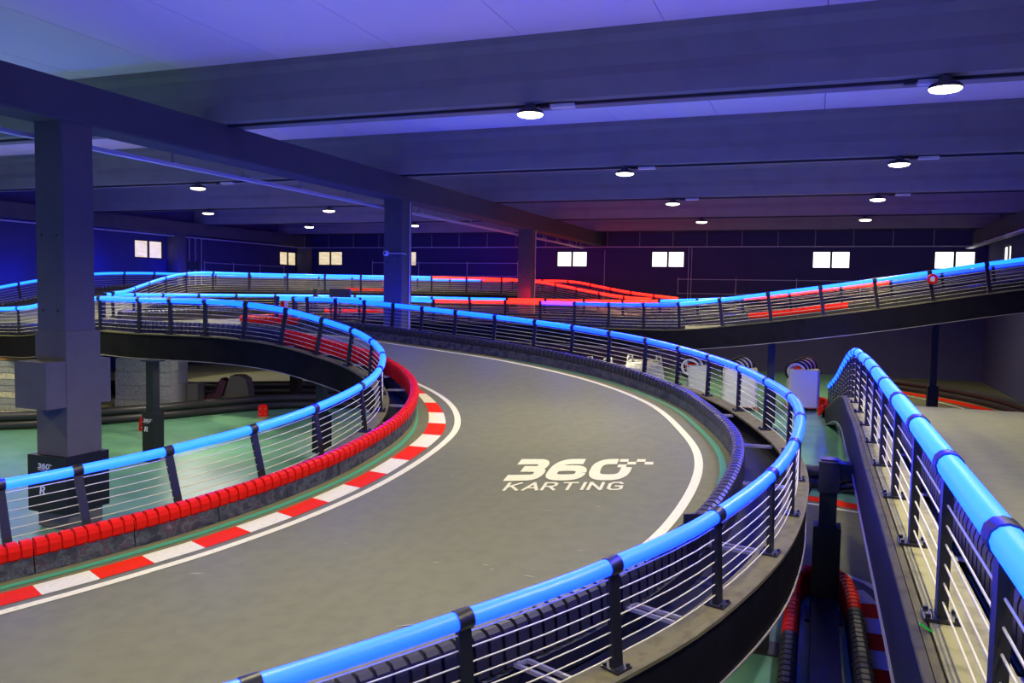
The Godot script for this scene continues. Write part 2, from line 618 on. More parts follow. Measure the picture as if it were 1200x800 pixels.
func rebase(o: Node3D, p: Vector3) -> void:
	o.position = p
	for c in o.get_children():
		c.position -= p

# ------------------------------------------------------------------ the hall
const XL := -31.2
const XR := 7.45
const ZF := -44.6
const ZB := 16.0
const CEIL := 8.3

# a wall along x (fixed z) or along z (fixed x) with window openings [from, to, low, high]
func wall_with_openings(called: String, along_x: bool, fixed: float, a: float, b: float, outward: float, openings: Array) -> void:
	var o := structure(called)
	var put := func(u0: float, u1: float, y0: float, y1: float) -> void:
		if u1 - u0 < 0.01 or y1 - y0 < 0.01:
			return
		var c := (u0 + u1) * 0.5
		var f := fixed + outward * 0.15
		slab("wall_panel", Vector3(c if along_x else f, (y0 + y1) * 0.5, f if along_x else c), Vector3(u1 - u0 if along_x else 0.3, y1 - y0, 0.3 if along_x else u1 - u0), M.wall, o)
	openings.sort_custom(func(p, q): return p[0] < q[0])
	# panels about 5.6 m wide with a fine joint, cut round the openings
	var edges := [a]
	var x := a
	for w in openings:
		while w[0] - x > 5.2:
			x += (w[0] - x) / ceilf((w[0] - x) / 4.6)
			if w[0] - x > 0.1:
				edges.append(x)
		edges.append(w[0])
		edges.append(w[1])
		x = w[1]
	while b - x > 5.2:
		x += (b - x) / ceilf((b - x) / 4.6)
		if b - x > 0.1:
			edges.append(x)
	edges.append(b)
	for i in edges.size() - 1:
		var hole = null
		for w in openings:
			if absf(edges[i] - w[0]) < 0.001 and absf(edges[i + 1] - w[1]) < 0.001:
				hole = w
		if hole == null:
			put.call(edges[i] + 0.004, edges[i + 1] - 0.004, 0.0, CEIL)
		else:
			put.call(edges[i] - 0.004, edges[i + 1] + 0.004, 0.0, hole[2])
			put.call(edges[i] - 0.004, edges[i + 1] + 0.004, hole[3], CEIL)

var window_count := 0
func window(along_x: bool, fixed: float, w: Array, outward: float, pane: Material) -> void:
	window_count += 1
	var o := structure("window_%d" % window_count)
	var f := fixed + outward * 0.1
	var c: float = (w[0] + w[1]) * 0.5
	var wid: float = w[1] - w[0]
	var yc: float = (w[2] + w[3]) * 0.5
	var h: float = w[3] - w[2]
	var pos := func(u: float, y: float, d: float) -> Vector3: return Vector3(u if along_x else f + d, y, f + d if along_x else u)
	var siz := func(u: float, y: float, d: float) -> Vector3: return Vector3(u if along_x else d, y, d if along_x else u)
	for y in [w[2] + 0.03, w[3] - 0.03]:
		slab("window_frame", pos.call(c, y, 0.0), siz.call(wid, 0.06, 0.1), M.window_frame, o)
	for u in [w[0] + 0.03, c, w[1] - 0.03]:
		slab("window_frame", pos.call(u, yc, 0.0), siz.call(0.06 if u != c else 0.1, h - 0.12, 0.1), M.window_frame, o)
	for k in [-1, 1]:
		slab("window_pane", pos.call(c + k * (wid * 0.25 - 0.005), yc, outward * 0.02), siz.call(wid * 0.5 - 0.11, h - 0.12, 0.02), pane, o)

func hall() -> void:
	var fl := structure("floor", Vector3(0, 0, 0))
	slab("floor_slab", Vector3((XL + XR) * 0.5, -0.15, (ZF + ZB) * 0.5), Vector3(XR - XL + 0.6, 0.3, ZB - ZF + 0.6), M.floor, fl)
	var far := []
	for x in [-29.91, -24.72, -14.04, -8.65, -0.41, 5.15]:
		far.append([x, x + 1.82, 5.36, 6.27])
	wall_with_openings("wall_far", true, ZF, XL - 0.3, XR + 0.3, -1.0, far)
	for i in far.size():
		window(true, ZF, far[i], -1.0, M.pane_warm if i < 2 else M.pane)
	var left := [[-32.91, -31.03, 5.26, 6.18], [-44.25, -42.5, 5.3, 6.18]]
	wall_with_openings("wall_left", false, XL, ZF, ZB, -1.0, left)
	window(false, XL, left[0], -1.0, M.pane_warm)
	window(false, XL, left[1], -1.0, M.pane_warm)
	var right := [[-41.4, -39.6, 5.45, 6.3]]
	wall_with_openings("wall_right", false, XR, ZF, ZB, 1.0, right)
	window(false, XR, right[0], 1.0, M.pane)
	wall_with_openings("wall_back", true, ZB, XL - 0.3, XR + 0.3, 1.0, [])
	# ceiling panels between the cross beams
	var ce := structure("ceiling")
	var zs := []
	for i in range(-4, 5):
		zs.append(-13.69 - 7.25 * i)
	zs.reverse()
	var bands := []
	var z0 := ZF - 0.3
	for z in zs:
		bands.append([z0, z])
		z0 = z
	bands.append([z0, ZB + 0.3])
	for bnd in bands:
		var x := XL - 0.3
		while x < XR:
			var x1 := minf(x + 2.42, XR + 0.3)
			if bnd[1] - bnd[0] > 0.05:
				slab("ceiling_panel", Vector3((x + x1) * 0.5, CEIL + 0.1, (bnd[0] + bnd[1]) * 0.5), Vector3(x1 - x - 0.014, 0.2, bnd[1] - bnd[0]), M.ceiling, ce)
			x = x1
	# a lid over the panel joints
	slab("roof_slab", Vector3((XL + XR) * 0.5, CEIL + 0.3, (ZF + ZB) * 0.5), Vector3(XR - XL + 0.8, 0.2, ZB - ZF + 0.8), M.wall, ce)
	# cross beams
	var k := 0
	var nth := ["nearest", "second", "third", "fourth", "fifth", "sixth", "seventh"]
	for i in range(-2, 5):
		var zc := -13.69 - 7.25 * i
		var o := thing("cross_beam", "dark grey concrete roof beam across the hall, %s from the viewer" % nth[k], "beam", "cross beams under the ceiling", Vector3((XL + XR) * 0.5, 7.2, zc))
		k += 1
		var s := st()
		var fr := [[Vector3(XL - (XL + XR) * 0.5, 0, 0), Basis(Vector3(0, 0, 1), UP, Vector3(-1, 0, 0))], [Vector3(XR - (XL + XR) * 0.5, 0, 0), Basis(Vector3(0, 0, 1), UP, Vector3(-1, 0, 0))]]
		sweep(s, fr, [[-0.385, 0.0], [-0.385, 0.34], [-0.33, 0.5], [-0.33, 0.86], [-0.42, 0.98], [-0.42, 1.1], [0.42, 1.1], [0.42, 0.98], [0.33, 0.86], [0.33, 0.5], [0.385, 0.34], [0.385, 0.0]])
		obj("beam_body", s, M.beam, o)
		# slim cable duct along the underside
		slab("cable_duct", Vector3(0, -0.025, 0.12), Vector3(XR - XL, 0.05, 0.06), M.lamp_body, o)
	# long beams on the column row and along the two side walls
	for e in [[-11.53, 0.35, "dark grey concrete long beam carried by the row of columns"], [XL + 0.4, 0.4, "dark grey concrete long beam along the left wall"], [XR - 0.35, 0.35, "dark grey concrete long beam along the right wall"]]:
		var o := thing("long_beam", e[2], "beam", "", Vector3(e[0], 6.545, (ZF + ZB) * 0.5))
		var s := st()
		var L: float = (ZB - ZF) * 0.5
		var fr := [[Vector3(0, 0, L), Basis(Vector3(1, 0, 0), UP, Vector3(0, 0, 1))], [Vector3(0, 0, -L), Basis(Vector3(1, 0, 0), UP, Vector3(0, 0, 1))]]
		var h: float = e[1]
		sweep(s, fr, [[-h, 0.03], [-h + 0.03, 0.0], [h - 0.03, 0.0], [h, 0.03], [h, 0.64], [-h, 0.64]])
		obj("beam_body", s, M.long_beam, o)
	# columns
	column(-10.02, "thick grey concrete column with corbels and black printed base wrap", true)
	column(-21.28, "grey concrete column with white conduit and a round camera, behind the ramp", false)
	column(-32.54, "slim-looking grey concrete column far back with a white conduit", false)
	for e in [[-30.85, -33.4, "grey concrete wall pillar beside the loudspeaker on the left wall"], [-30.6, -44.2, "grey concrete corner pillar between the two left far windows"]]:
		var o := thing("wall_pillar", e[2], "column", "", Vector3(e[0], 0, e[1]))
		slab("shaft", Vector3(0, 3.27, 0), Vector3(0.7, 6.545, 0.6), M.concrete, o)

func column(z: float, label: String, big: bool) -> void:
	var o := thing("column", label, "column", "", Vector3(-11.53, 0, z))
	var s := st()
	var w := 0.3
	var prof := [[-w + 0.02, -w], [w - 0.02, -w], [w, -w + 0.02], [w, w - 0.02], [w - 0.02, w], [-w + 0.02, w], [-w, w - 0.02], [-w, -w + 0.02]]
	var up := Basis(Vector3(1, 0, 0), Vector3(0, 0, 1), Vector3(0, 1, 0))
	sweep(s, [[Vector3(0, 6.545, 0), up], [Vector3.ZERO, up]], prof)
	obj("shaft", s, M.concrete, o)
	for e in [[4.75, 0.16], [4.75, -0.16], [3.55, 0.16], [3.55, -0.16]]:
		s = st()
		tube(s, [Vector3(e[1], e[0], 0.296), Vector3(e[1], e[0], 0.304)], 0.024, 10)
		obj("bolt_hole", s, M.label_box, o)
	if big:
		slab("cladding", Vector3(0.012, 1.62, -0.012), Vector3(0.664, 3.2, 0.664), M.clad, o)
		slab("corbel", Vector3(0, 2.38, 0.065), Vector3(0.67, 0.74, 1.24), M.clad, o)
		slab("base_wrap", Vector3(0, 0.75, 0), Vector3(0.84, 0.92, 0.84), M.label_box, o)
		emblem(o, Vector3(-0.08, 1.0, 0.422), 0.0, 0.085, 0.42)
	else:
		s = st()
		tube(s, [Vector3(0.34, 6.5, -0.1), Vector3(0.33, 3.0, -0.1), Vector3(0.33, 2.0, -0.1)], 0.02, 6)
		obj("conduit", s, M.tray, o)

func high_bays() -> void:
	var rows := {-4.715: "middle right", 1.58: "right", -18.15: "left", -24.02: "far left"}
	var where := ["well behind the viewer", "just behind the viewer", "overhead beside the viewer", "under the nearest visible beam", "under the second visible beam", "under the third visible beam", "under the fourth visible beam"]
	for x in rows:
		for i in range(-3, 4):
			var p := Vector3(x, 6.99, -13.34 - 7.25 * i)
			var o := thing("high_bay_lamp", "round white ceiling lamp, %s row, %s" % [rows[x], where[i + 3]], "lamp", "round ceiling lamps", p)
			var s := st()
			lathe(s, [[0.0, 0.17], [0.08, 0.17], [0.1, 0.1], [0.2, 0.06], [0.24, 0.0], [0.225, -0.005], [0.21, 0.01], [0.0, 0.01]], 20, Vector3.ZERO)
			obj("housing", s, M.lamp_body, o)
			s = st()
			lathe(s, [[0.222, -0.004], [0.2, -0.03], [0.12, -0.05], [0.0, -0.056]], 20, Vector3.ZERO)
			obj("lamp_lens", s, M.lamp_glow, o)
			slab("bracket", Vector3(0, 0.18, -0.05), Vector3(0.05, 0.04, 0.05), M.lamp_body, o)
			var l := SpotLight3D.new()
			l.name = "lamp_light"
			l.position = Vector3(0, -0.085, 0)
			l.rotation_degrees = Vector3(-90, 0, 0)
			l.spot_angle = 77.0
			l.spot_angle_attenuation = 0.6
			l.spot_range = 60.0
			l.spot_attenuation = 2.0
			l.light_size = 0.16
			l.light_color = Color(1.0, 0.955, 0.74)
			l.light_energy = 33.0
			l.shadow_enabled = true
			o.add_child(l)

# ------------------------------------------------------------------ the spiral ramp in front
var deck_tris := []

func main_ramp() -> void:
	var ci := [Vector3(-19.0, 0.4, -1.7), Vector3(-15.0, 0.47, -1.8), Vector3(-12.3, 0.57, -2.3), Vector3(-10.7, 0.66, -3.2), Vector3(-9.6, 0.75, -4.3), Vector3(-8.9, 0.83, -5.3), Vector3(-8.36, 0.89, -6.35), Vector3(-7.97, 0.95, -7.2), Vector3(-7.58, 1.03, -8.13), Vector3(-7.22, 1.15, -9.33), Vector3(-7.07, 1.28, -10.6), Vector3(-7.15, 1.46, -12.03), Vector3(-7.45, 1.63, -13.12), Vector3(-7.98, 1.83, -14.1), Vector3(-8.69, 2.01, -14.85), Vector3(-9.53, 2.19, -15.36), Vector3(-10.45, 2.38, -15.5), Vector3(-11.29, 2.57, -15.36), Vector3(-12.08, 2.68, -15.12), Vector3(-13.02, 2.73, -14.97), Vector3(-14.95, 2.73, -14.98), Vector3(-16.57, 2.73, -15.38)]
	var co := [Vector3(-19.0, 0.42, 4.2), Vector3(-14.5, 0.5, 4.1), Vector3(-8.9, 0.62, 2.8), Vector3(-6.0, 0.72, 0.5), Vector3(-4.4, 0.80, -1.6), Vector3(-3.5, 0.88, -2.6), Vector3(-2.74, 0.96, -3.55), Vector3(-2.1, 1.02, -4.5), Vector3(-1.42, 1.12, -5.5), Vector3(-0.75, 1.26, -6.8), Vector3(-0.25, 1.45, -8.7), Vector3(-0.2, 1.63, -11.3), Vector3(-0.75, 1.72, -13.7), Vector3(-1.95, 1.84, -16.5), Vector3(-4.0, 2.07, -18.55), Vector3(-6.9, 2.29, -20.1), Vector3(-9.9, 2.52, -20.42), Vector3(-11.8, 2.67, -20.28), Vector3(-13.0, 2.74, -20.05), Vector3(-14.1, 2.75, -19.85), Vector3(-15.6, 2.75, -19.9), Vector3(-17.6, 2.75, -20.6)]
	var sub := 10
	var a := catmull(ci, sub)
	var b := catmull(co, sub)
	var z := 4 * sub   # stations of the run-out to the left, outside the frame
	var last := z + 15 * sub   # the fence on the outer side ends at the nose of the island
	var o := thing("track_ramp", "grey spiral kart ramp with painted kerb in the foreground", "ramp")
	obj("deck", deck_mesh(a, b, 0.56, 0.68, 10), M.asphalt, o)
	obj("deck_frame", deck_frame(a, b, 0.56, 0.68), M.black_steel, o)
	edge_beam(o, a, -1.0, M.ledge)
	edge_beam(o, b.slice(0, last + 1), 1.0, M.ledge, 0.46)
	cross_brackets(o, a, b, 0.12, 0.6, z + 4, z + 150, 9)
	cross_brackets(o, b, a, 0.12, 0.72, z + 4, last, 9)
	# lines and kerb
	obj("white_line", band(a, b, 1.50, 1.62, 0, z + 118, [z + 82.0, z + 112.0, 0.72, 0.80]), M.white_paint, o)
	obj("green_line", band(a, b, 0.80, 0.91, 0, z + 90, [z + 72.0, z + 90.0, 0.66, 0.67]), M.green_paint, o)
	obj("white_line", band(b, a, 1.22, 1.34, 0, last), M.white_paint, o)
	obj("green_line", band(b, a, 0.90, 0.99, 0, last - 40), M.green_paint, o)
	var pa := path(shifted(a, b, 1.2))
	var d: float = pa.s[z]
	var red := true
	var stop: float = pa.s[z + 99]
	var step := func(e: float) -> float: return lerpf(0.48, 0.7, clampf((e - pa.s[z]) / 9.0, 0.0, 1.0))
	while d < stop:
		var k0 := seg(pa, d)
		var k1 := seg(pa, minf(d + step.call(d), stop))
		obj("kerb_block", band(a, b, 1.02, 1.38, k0[0] + k0[1], k1[0] + k1[1], [z + 80.0, z + 100.0, 0.7, 0.86]), M.red_paint if red else M.white_paint, o)
		red = not red
		d += step.call(d)
	# lettering on the deck
	var l := shifted(a, b, 0.56)
	var r := shifted(b, a, 0.68)
	deck_tris.clear()
	for i in range(z + 30, z + 110):
		for k in 10:
			var q := [l[i].lerp(r[i], k / 10.0), l[i + 1].lerp(r[i + 1], k / 10.0), l[i + 1].lerp(r[i + 1], (k + 1) / 10.0), l[i].lerp(r[i], (k + 1) / 10.0)]
			deck_tris.append([q[0], q[1], q[2]])
			deck_tris.append([q[0], q[2], q[3]])
	lettering(o)
	rebase(o, Vector3(-4.5, 0.0, -10.0))
	# fences
	var lean := catmull([0.1, 0.2, 0.24, 0.24, 0.24, 0.24, 0.24, 0.24, 0.22, 0.18, 0.1, 0.05, 0.02, 0.0, 0.0, 0.0, 0.0, 0.0, 0.0, 0.0, 0.0, 0.0], sub)
	var blue := func(_d: float) -> Material: return M.led_cyan
	fence("fence with glowing blue rail on the inner side of the foreground ramp", a, 1.2, blue, 2, lean, 0.0, [[-8.34, -6.41], [-8.0, -7.14], [-7.56, -8.13], [-7.22, -9.33], [-7.03, -10.58], [-7.15, -12.03], [-7.47, -13.16], [-7.92, -14.06], [-8.69, -14.85], [-9.53, -15.38], [-10.45, -15.52], [-11.29, -15.34], [-12.08, -15.05], [-13.02, -14.94], [-13.98, -14.95], [-14.95, -14.95]])
	var deep := func(d_: float) -> Material: return M.led_blue if d_ > -6.0 else M.led_cyan
	fence("fence with glowing blue rail on the outer side of the foreground ramp", b.slice(0, last + 1), 1.35, deep, 2, [], 0.0, [[-1.98, -4.67], [-1.24, -5.72], [-0.68, -6.94], [-0.33, -8.14], [-0.16, -9.33], [-0.16, -10.69], [-0.34, -12.16], [-0.73, -13.67], [-1.27, -15.24], [-1.96, -16.64], [-2.74, -17.54], [-3.64, -18.27], [-4.66, -18.96], [-5.74, -19.62], [-6.9, -20.14], [-8.13, -20.39], [-9.32, -20.42], [-10.35, -20.4], [-11.22, -20.32], [-12.07, -20.24], [-12.88, -20.06], [-13.67, -19.88]])
	# barriers
	barrier("red-capped crash barrier along the inner kerb of the foreground ramp", shifted(a, b, 0.62), 1.0, func(_d: float, p: Vector3) -> Material: return M.red_plastic if p.x > -11.5 or p.z > -10.0 else M.black_plastic, 2)
	barrier("black ribbed crash barrier along the outer edge of the foreground ramp", shifted(b, a, 0.75).slice(0, last - 3), -1.0, func(_d: float, _p: Vector3) -> Material: return M.black_plastic, 2)

func on_deck(x: float, z: float) -> Vector3:
	var p := Vector2(x, z)
	for t in deck_tris:
		var a := Vector2(t[0].x, t[0].z)
		var b := Vector2(t[1].x, t[1].z)
		var c := Vector2(t[2].x, t[2].z)
		var den := (b.y - c.y) * (a.x - c.x) + (c.x - b.x) * (a.y - c.y)
		if absf(den) < 1e-9:
			continue
		var u := ((b.y - c.y) * (p.x - c.x) + (c.x - b.x) * (p.y - c.y)) / den
		var v := ((c.y - a.y) * (p.x - c.x) + (a.x - c.x) * (p.y - c.y)) / den
		if u > -0.001 and v > -0.001 and u + v < 1.002:
			return Vector3(x, u * t[0].y + v * t[1].y + (1.0 - u - v) * t[2].y + 0.008, z)
	return Vector3(x, 1.45, z)

func lettering(o: Node3D) -> void:
	# text frame on the deck: origin, along the line, up the page
	var org := Vector2(-3.78, -9.86)
	var ax := Vector2(1.48, -0.30).normalized()
	var ay := Vector2(-0.30, -1.48).normalized()
	var put := func(x: float, y: float) -> Vector3:
		var q: Vector2 = org + ax * (x * 0.55 - 0.06) + ay * (0.44 + y * 1.02)
		return on_deck(q.x, q.y)
	var s := st()
	figure_360(s, put, 0.27)
	obj("number_print", s, M.white_paint, o)
	# pale rubber scuffs
	var rng := RandomNumberGenerator.new()
	rng.seed = 11
	for q in [[-3.07, -7.57], [-2.96, -7.48], [-2.54, -7.40], [-3.61, -7.52], [-1.55, -8.52], [-2.23, -8.13], [-3.24, -6.18], [-5.08, -5.71], [-2.97, -9.24], [-4.86, -7.81], [-2.40, -9.49], [-4.74, -10.39], [-5.46, -15.69]]:
		s = st()
		s.set_smooth_group(-1)
		var dir := Vector2.from_angle(rng.randf_range(-0.6, 0.3)) * rng.randf_range(0.03, 0.1)
		var wid: Vector2 = dir.orthogonal().normalized() * rng.randf_range(0.004, 0.009)
		var c := Vector2(q[0], q[1])
		var e4 := []
		for v in [c - dir, c + wid, c + dir, c - wid]:
			e4.append(on_deck(v.x, v.y))
		quad(s, e4[0], e4[1], e4[2], e4[3])
		obj("scuff_mark", s, M.scuff, o)
	# KARTING as strokes on a grid, each letter its own print
	var strokes := {
		"K": [[[0, 0], [0, 1]], [[0.62, 1], [0.05, 0.45]], [[0.2, 0.6], [0.66, 0]]],
		"A": [[[0, 0], [0.36, 1], [0.72, 0]], [[0.16, 0.3], [0.56, 0.3]]],
		"R": [[[0, 0], [0, 1], [0.42, 1], [0.58, 0.88], [0.58, 0.62], [0.42, 0.48], [0.02, 0.48]], [[0.3, 0.48], [0.64, 0]]],
		"T": [[[0, 1], [0.66, 1]], [[0.33, 1], [0.33, 0]]],
		"I": [[[0.1, 0], [0.1, 1]]],
		"N": [[[0, 0], [0, 1], [0.62, 0], [0.62, 1]]],
		"G": [[[0.64, 0.85], [0.5, 1], [0.2, 1], [0.03, 0.82], [0.03, 0.18], [0.2, 0], [0.5, 0], [0.66, 0.14], [0.66, 0.48], [0.38, 0.48]]]}
	var x := 0.0
	var th := 0.17
	for ch in "KARTING":
		s = st()
		s.set_smooth_group(-1)
		for line in strokes[ch]:
			for i in line.size() - 1:
				var p := Vector2(line[i][0], line[i][1])
				var q := Vector2(line[i + 1][0], line[i + 1][1])
				var e := (q - p).normalized()
				p -= e * th * 0.4
				q += e * th * 0.4
				var nn := e.orthogonal() * th * 0.5
				var c := []
				for v in [p - nn, q - nn, q + nn, p + nn]:
					var w: Vector2 = org + ax * ((x + v.x + 0.12 * v.y) * 0.252 + 0.02) + ay * (v.y * 0.30 + 0.03)
					c.append(on_deck(w.x, w.y))
				quad(s, c[0], c[1], c[2], c[3])
		obj("letter_print", s, M.white_paint, o)
		x += (0.42 if ch == "I" else 0.98)

# ------------------------------------------------------------------ bridge, hairpin and the far loop
func bridge_and_loop() -> void:
	var sub := 6
	var n := [Vector3(-17.6, 2.75, -20.6), Vector3(-15.1, 2.74, -20.4), Vector3(-15.6, 2.72, -22.5), Vector3(-15.9, 2.7, -24.5), Vector3(-15.4, 2.68, -26.3), Vector3(-14.0, 2.66, -27.4), Vector3(-12.41, 2.66, -27.78), Vector3(-10.16, 2.68, -27.7), Vector3(-8.66, 2.68, -27.38), Vector3(-7.25, 2.69, -26.95), Vector3(-5.3, 2.71, -26.1), Vector3(-3.76, 2.79, -25.3), Vector3(-1.92, 3.03, -24.76), Vector3(0.2, 3.34, -24.66), Vector3(2.2, 3.66, -24.9), Vector3(4.38, 4.04, -25.25), Vector3(7.1, 4.45, -25.7)]
	var f := [Vector3(-21.78, 2.74, -20.35), Vector3(-22.1, 2.72, -21.67), Vector3(-22.45, 2.71, -24.0), Vector3(-21.74, 2.71, -26.94), Vector3(-20.12, 2.72, -29.26), Vector3(-17.5, 2.73, -30.9), Vector3(-14.2, 2.72, -31.65), Vector3(-10.3, 2.72, -31.9), Vector3(-8.1, 2.73, -31.75), Vector3(-6.4, 2.76, -31.4), Vector3(-4.4, 2.85, -30.5), Vector3(-2.9, 2.94, -30.15), Vector3(-1.4, 3.06, -30.0), Vector3(0.5, 3.35, -30.15), Vector3(2.15, 3.58, -30.55), Vector3(4.2, 3.93, -31.05), Vector3(7.1, 4.43, -31.9)]
	var a := catmull(n, sub)
	var b := catmull(f, sub)
	var o := thing("track_bridge", "grey kart track bridge on dark steel beams crossing behind the foreground ramp", "bridge")
	obj("deck", deck_mesh(a, b, 0.56, 0.5, 6), M.asphalt, o)
	obj("deck_frame", deck_frame(a, b, 0.56, 0.5), M.black_steel, o)
	edge_beam(o, a.slice(sub, a.size()), 1.0, M.ledge, 0.5, 0.6)
	edge_beam(o, b, -1.0, M.ledge, 0.5, 0.8)
	obj("white_line", band(a, b, 1.3, 1.42, sub * 2, a.size() - 1), M.white_paint, o)
	obj("white_line", band(b, a, 1.0, 1.12, 0, b.size() - 1), M.white_paint, o)
	rebase(o, Vector3(-6, 0, -28))
	var an := a.slice(sub, a.size())
	var bn := func(d: float) -> Material:
		return M.led_far if d < -13.6 else (M.led_red if d < -8.9 else (M.led_violet if d < -7.9 else M.led_blue if d < -3.6 else M.led_far))
	fence("fence on the near side of the bridge, rail red then blue", an, 1.42, bn, 1)
	var bf := func(d: float) -> Material:
		return M.led_far if d < -12.2 else (M.led_red if d < -5.7 else (M.led_far if d < -2.4 else (M.led_red if d < 1.75 else M.led_blue)))
	fence("fence on the far side of the bridge from the hairpin to the right wall", b, 1.62, bf, 1)
	barrier("black crash barrier along the near side of the bridge", shifted(a, b, 0.62).slice(sub * 3, sub * 11), -1.0, func(_d: float, _p: Vector3) -> Material: return M.black_plastic, 0, "", 0.2)
	barrier("crash barrier along the far side of the bridge, partly red", shifted(b, a, 0.62), 1.0, func(_d: float, p: Vector3) -> Material: return M.red_plastic if p.x > -1.6 and p.x < 1.1 or p.x > -19.6 and p.x < -16.0 else M.black_plastic, 0, "", 0.2)
	# red nose at the tip of the island between ramp and bridge
	var nose := catmull([Vector3(-12.4, 2.70, -19.5), Vector3(-13.4, 2.75, -19.28), Vector3(-14.6, 2.76, -19.15), Vector3(-15.6, 2.76, -19.5), Vector3(-15.95, 2.75, -20.3), Vector3(-16.2, 2.74, -22.0), Vector3(-16.5, 2.72, -24.0)], 6)
	barrier("red-capped barrier nose where the ramp and the bridge part", nose, -1.0, func(d: float, _p: Vector3) -> Material: return M.red_plastic if d < 6.8 else M.black_plastic, 2)
	var ip := st()
	box(ip, Vector3(-14.7, 2.68, -20.0), Vector3(1.4, 0.08, 1.0))
	var isl := obj("island_plate", ip, M.ledge)
	tag(isl, "small steel plate inside the red barrier nose", "plate")
	rebase(isl, Vector3.ZERO)
	# the fence that goes on from the inner side of the ramp round the left wall to the far loop
	var outer := catmull([Vector3(-16.57, 2.73, -15.38), Vector3(-19.3, 2.55, -16.29), Vector3(-20.9, 2.38, -16.9), Vector3(-22.91, 2.28, -17.6), Vector3(-25.52, 2.2, -18.4), Vector3(-28.2, 2.3, -19.6), Vector3(-29.7, 2.6, -21.2), Vector3(-30.15, 2.86, -23.17), Vector3(-30.2, 3.17, -24.99), Vector3(-30.19, 3.5, -27.6), Vector3(-30.2, 3.62, -31.0), Vector3(-29.6, 3.62, -34.3), Vector3(-28.03, 3.61, -36.1), Vector3(-25.52, 3.61, -37.89), Vector3(-21.09, 3.61, -40.29), Vector3(-17.5, 3.62, -42.1), Vector3(-14.35, 3.64, -42.3), Vector3(-12.12, 3.6, -41.4), Vector3(-10.15, 3.33, -39.9), Vector3(-8.28, 3.08, -38.2), Vector3(-5.7, 2.86, -35.9)], sub)
	var inside := catmull([Vector3(-17.6, 2.75, -20.6), Vector3(-20.4, 2.72, -20.2), Vector3(-21.2, 2.72, -20.1), Vector3(-21.6, 2.74, -20.15), Vector3(-21.75, 2.74, -20.3), Vector3(-21.85, 2.78, -20.8), Vector3(-21.95, 2.82, -21.34), Vector3(-22.93, 3.03, -23.1), Vector3(-23.79, 3.26, -24.82), Vector3(-24.46, 3.51, -26.73), Vector3(-24.71, 3.62, -28.3), Vector3(-24.6, 3.63, -29.5), Vector3(-23.84, 3.63, -30.9), Vector3(-22.18, 3.64, -32.93), Vector3(-19.92, 3.66, -35.38), Vector3(-17.2, 3.67, -37.4), Vector3(-14.33, 3.64, -38.6), Vector3(-12.13, 3.45, -37.6), Vector3(-9.99, 3.16, -35.9), Vector3(-7.84, 2.9, -34.2), Vector3(-6.3, 2.83, -33.1)], sub)
	o = thing("track_loop", "far upper kart track loop along the left and far walls", "ramp")
	obj("deck", deck_mesh(outer, inside, 0.56, 0.3, 6), M.asphalt, o)
	obj("deck_frame", deck_frame(outer, inside, 0.56, 0.3), M.black_steel, o)
	edge_beam(o, outer, -1.0, M.ledge, 0.5, 0.8)
	edge_beam(o, inside.slice(sub * 5, inside.size()), 1.0, M.ledge, 0.5, 0.8)
	obj("white_line", band(outer, inside, 1.2, 1.32, 0, outer.size() - 1), M.white_paint, o)
	rebase(o, Vector3(-24, 0, -28))
	var oc := func(d: float) -> Material: return M.led_far if d < -16.9 else M.led_red
	fence("fence with blue then red rail round the outside of the far loop", outer, 1.75, oc, 1)
	var ic := func(d: float) -> Material: return M.led_far if d < -17.9 else M.led_red
	fence("fence with blue then red rail round the inside of the far loop", inside.slice(sub * 5, inside.size()), 1.75, ic, 1)
	barrier("black crash barrier round the outside of the far loop", shifted(outer, inside, 0.62), 1.0, func(_d: float, p: Vector3) -> Material: return M.red_plastic if p.z < -38.2 and p.x < -20.0 else M.black_plastic, 0, "", 0.22)
	# legs under these decks
	var lg := [[Vector3(-14.05, 0, -14.45), 2.26, true, "black steel leg with white printed emblem right of the thick column"], [Vector3(-18.1, 0, -15.55), 2.14, true, "black steel leg with two white emblems left of the thick column"], [Vector3(-10.6, 0, -16.0), 1.9, false, "plain black steel leg under the bend of the foreground ramp"], [Vector3(-1.25, 0, -25.3), 2.62, false, "dark steel leg under the bridge between the wrapped pallets"], [Vector3(3.6, 0, -29.9), 3.3, false, "dark steel leg under the rising right end of the bridge"], [Vector3(-17.3, 0, -24.5), 2.1, false, "black steel leg behind the low barrier under the bridge"]]
	for e in lg:
		support_leg(e[3], e[0], e[1], 0.0, e[2])

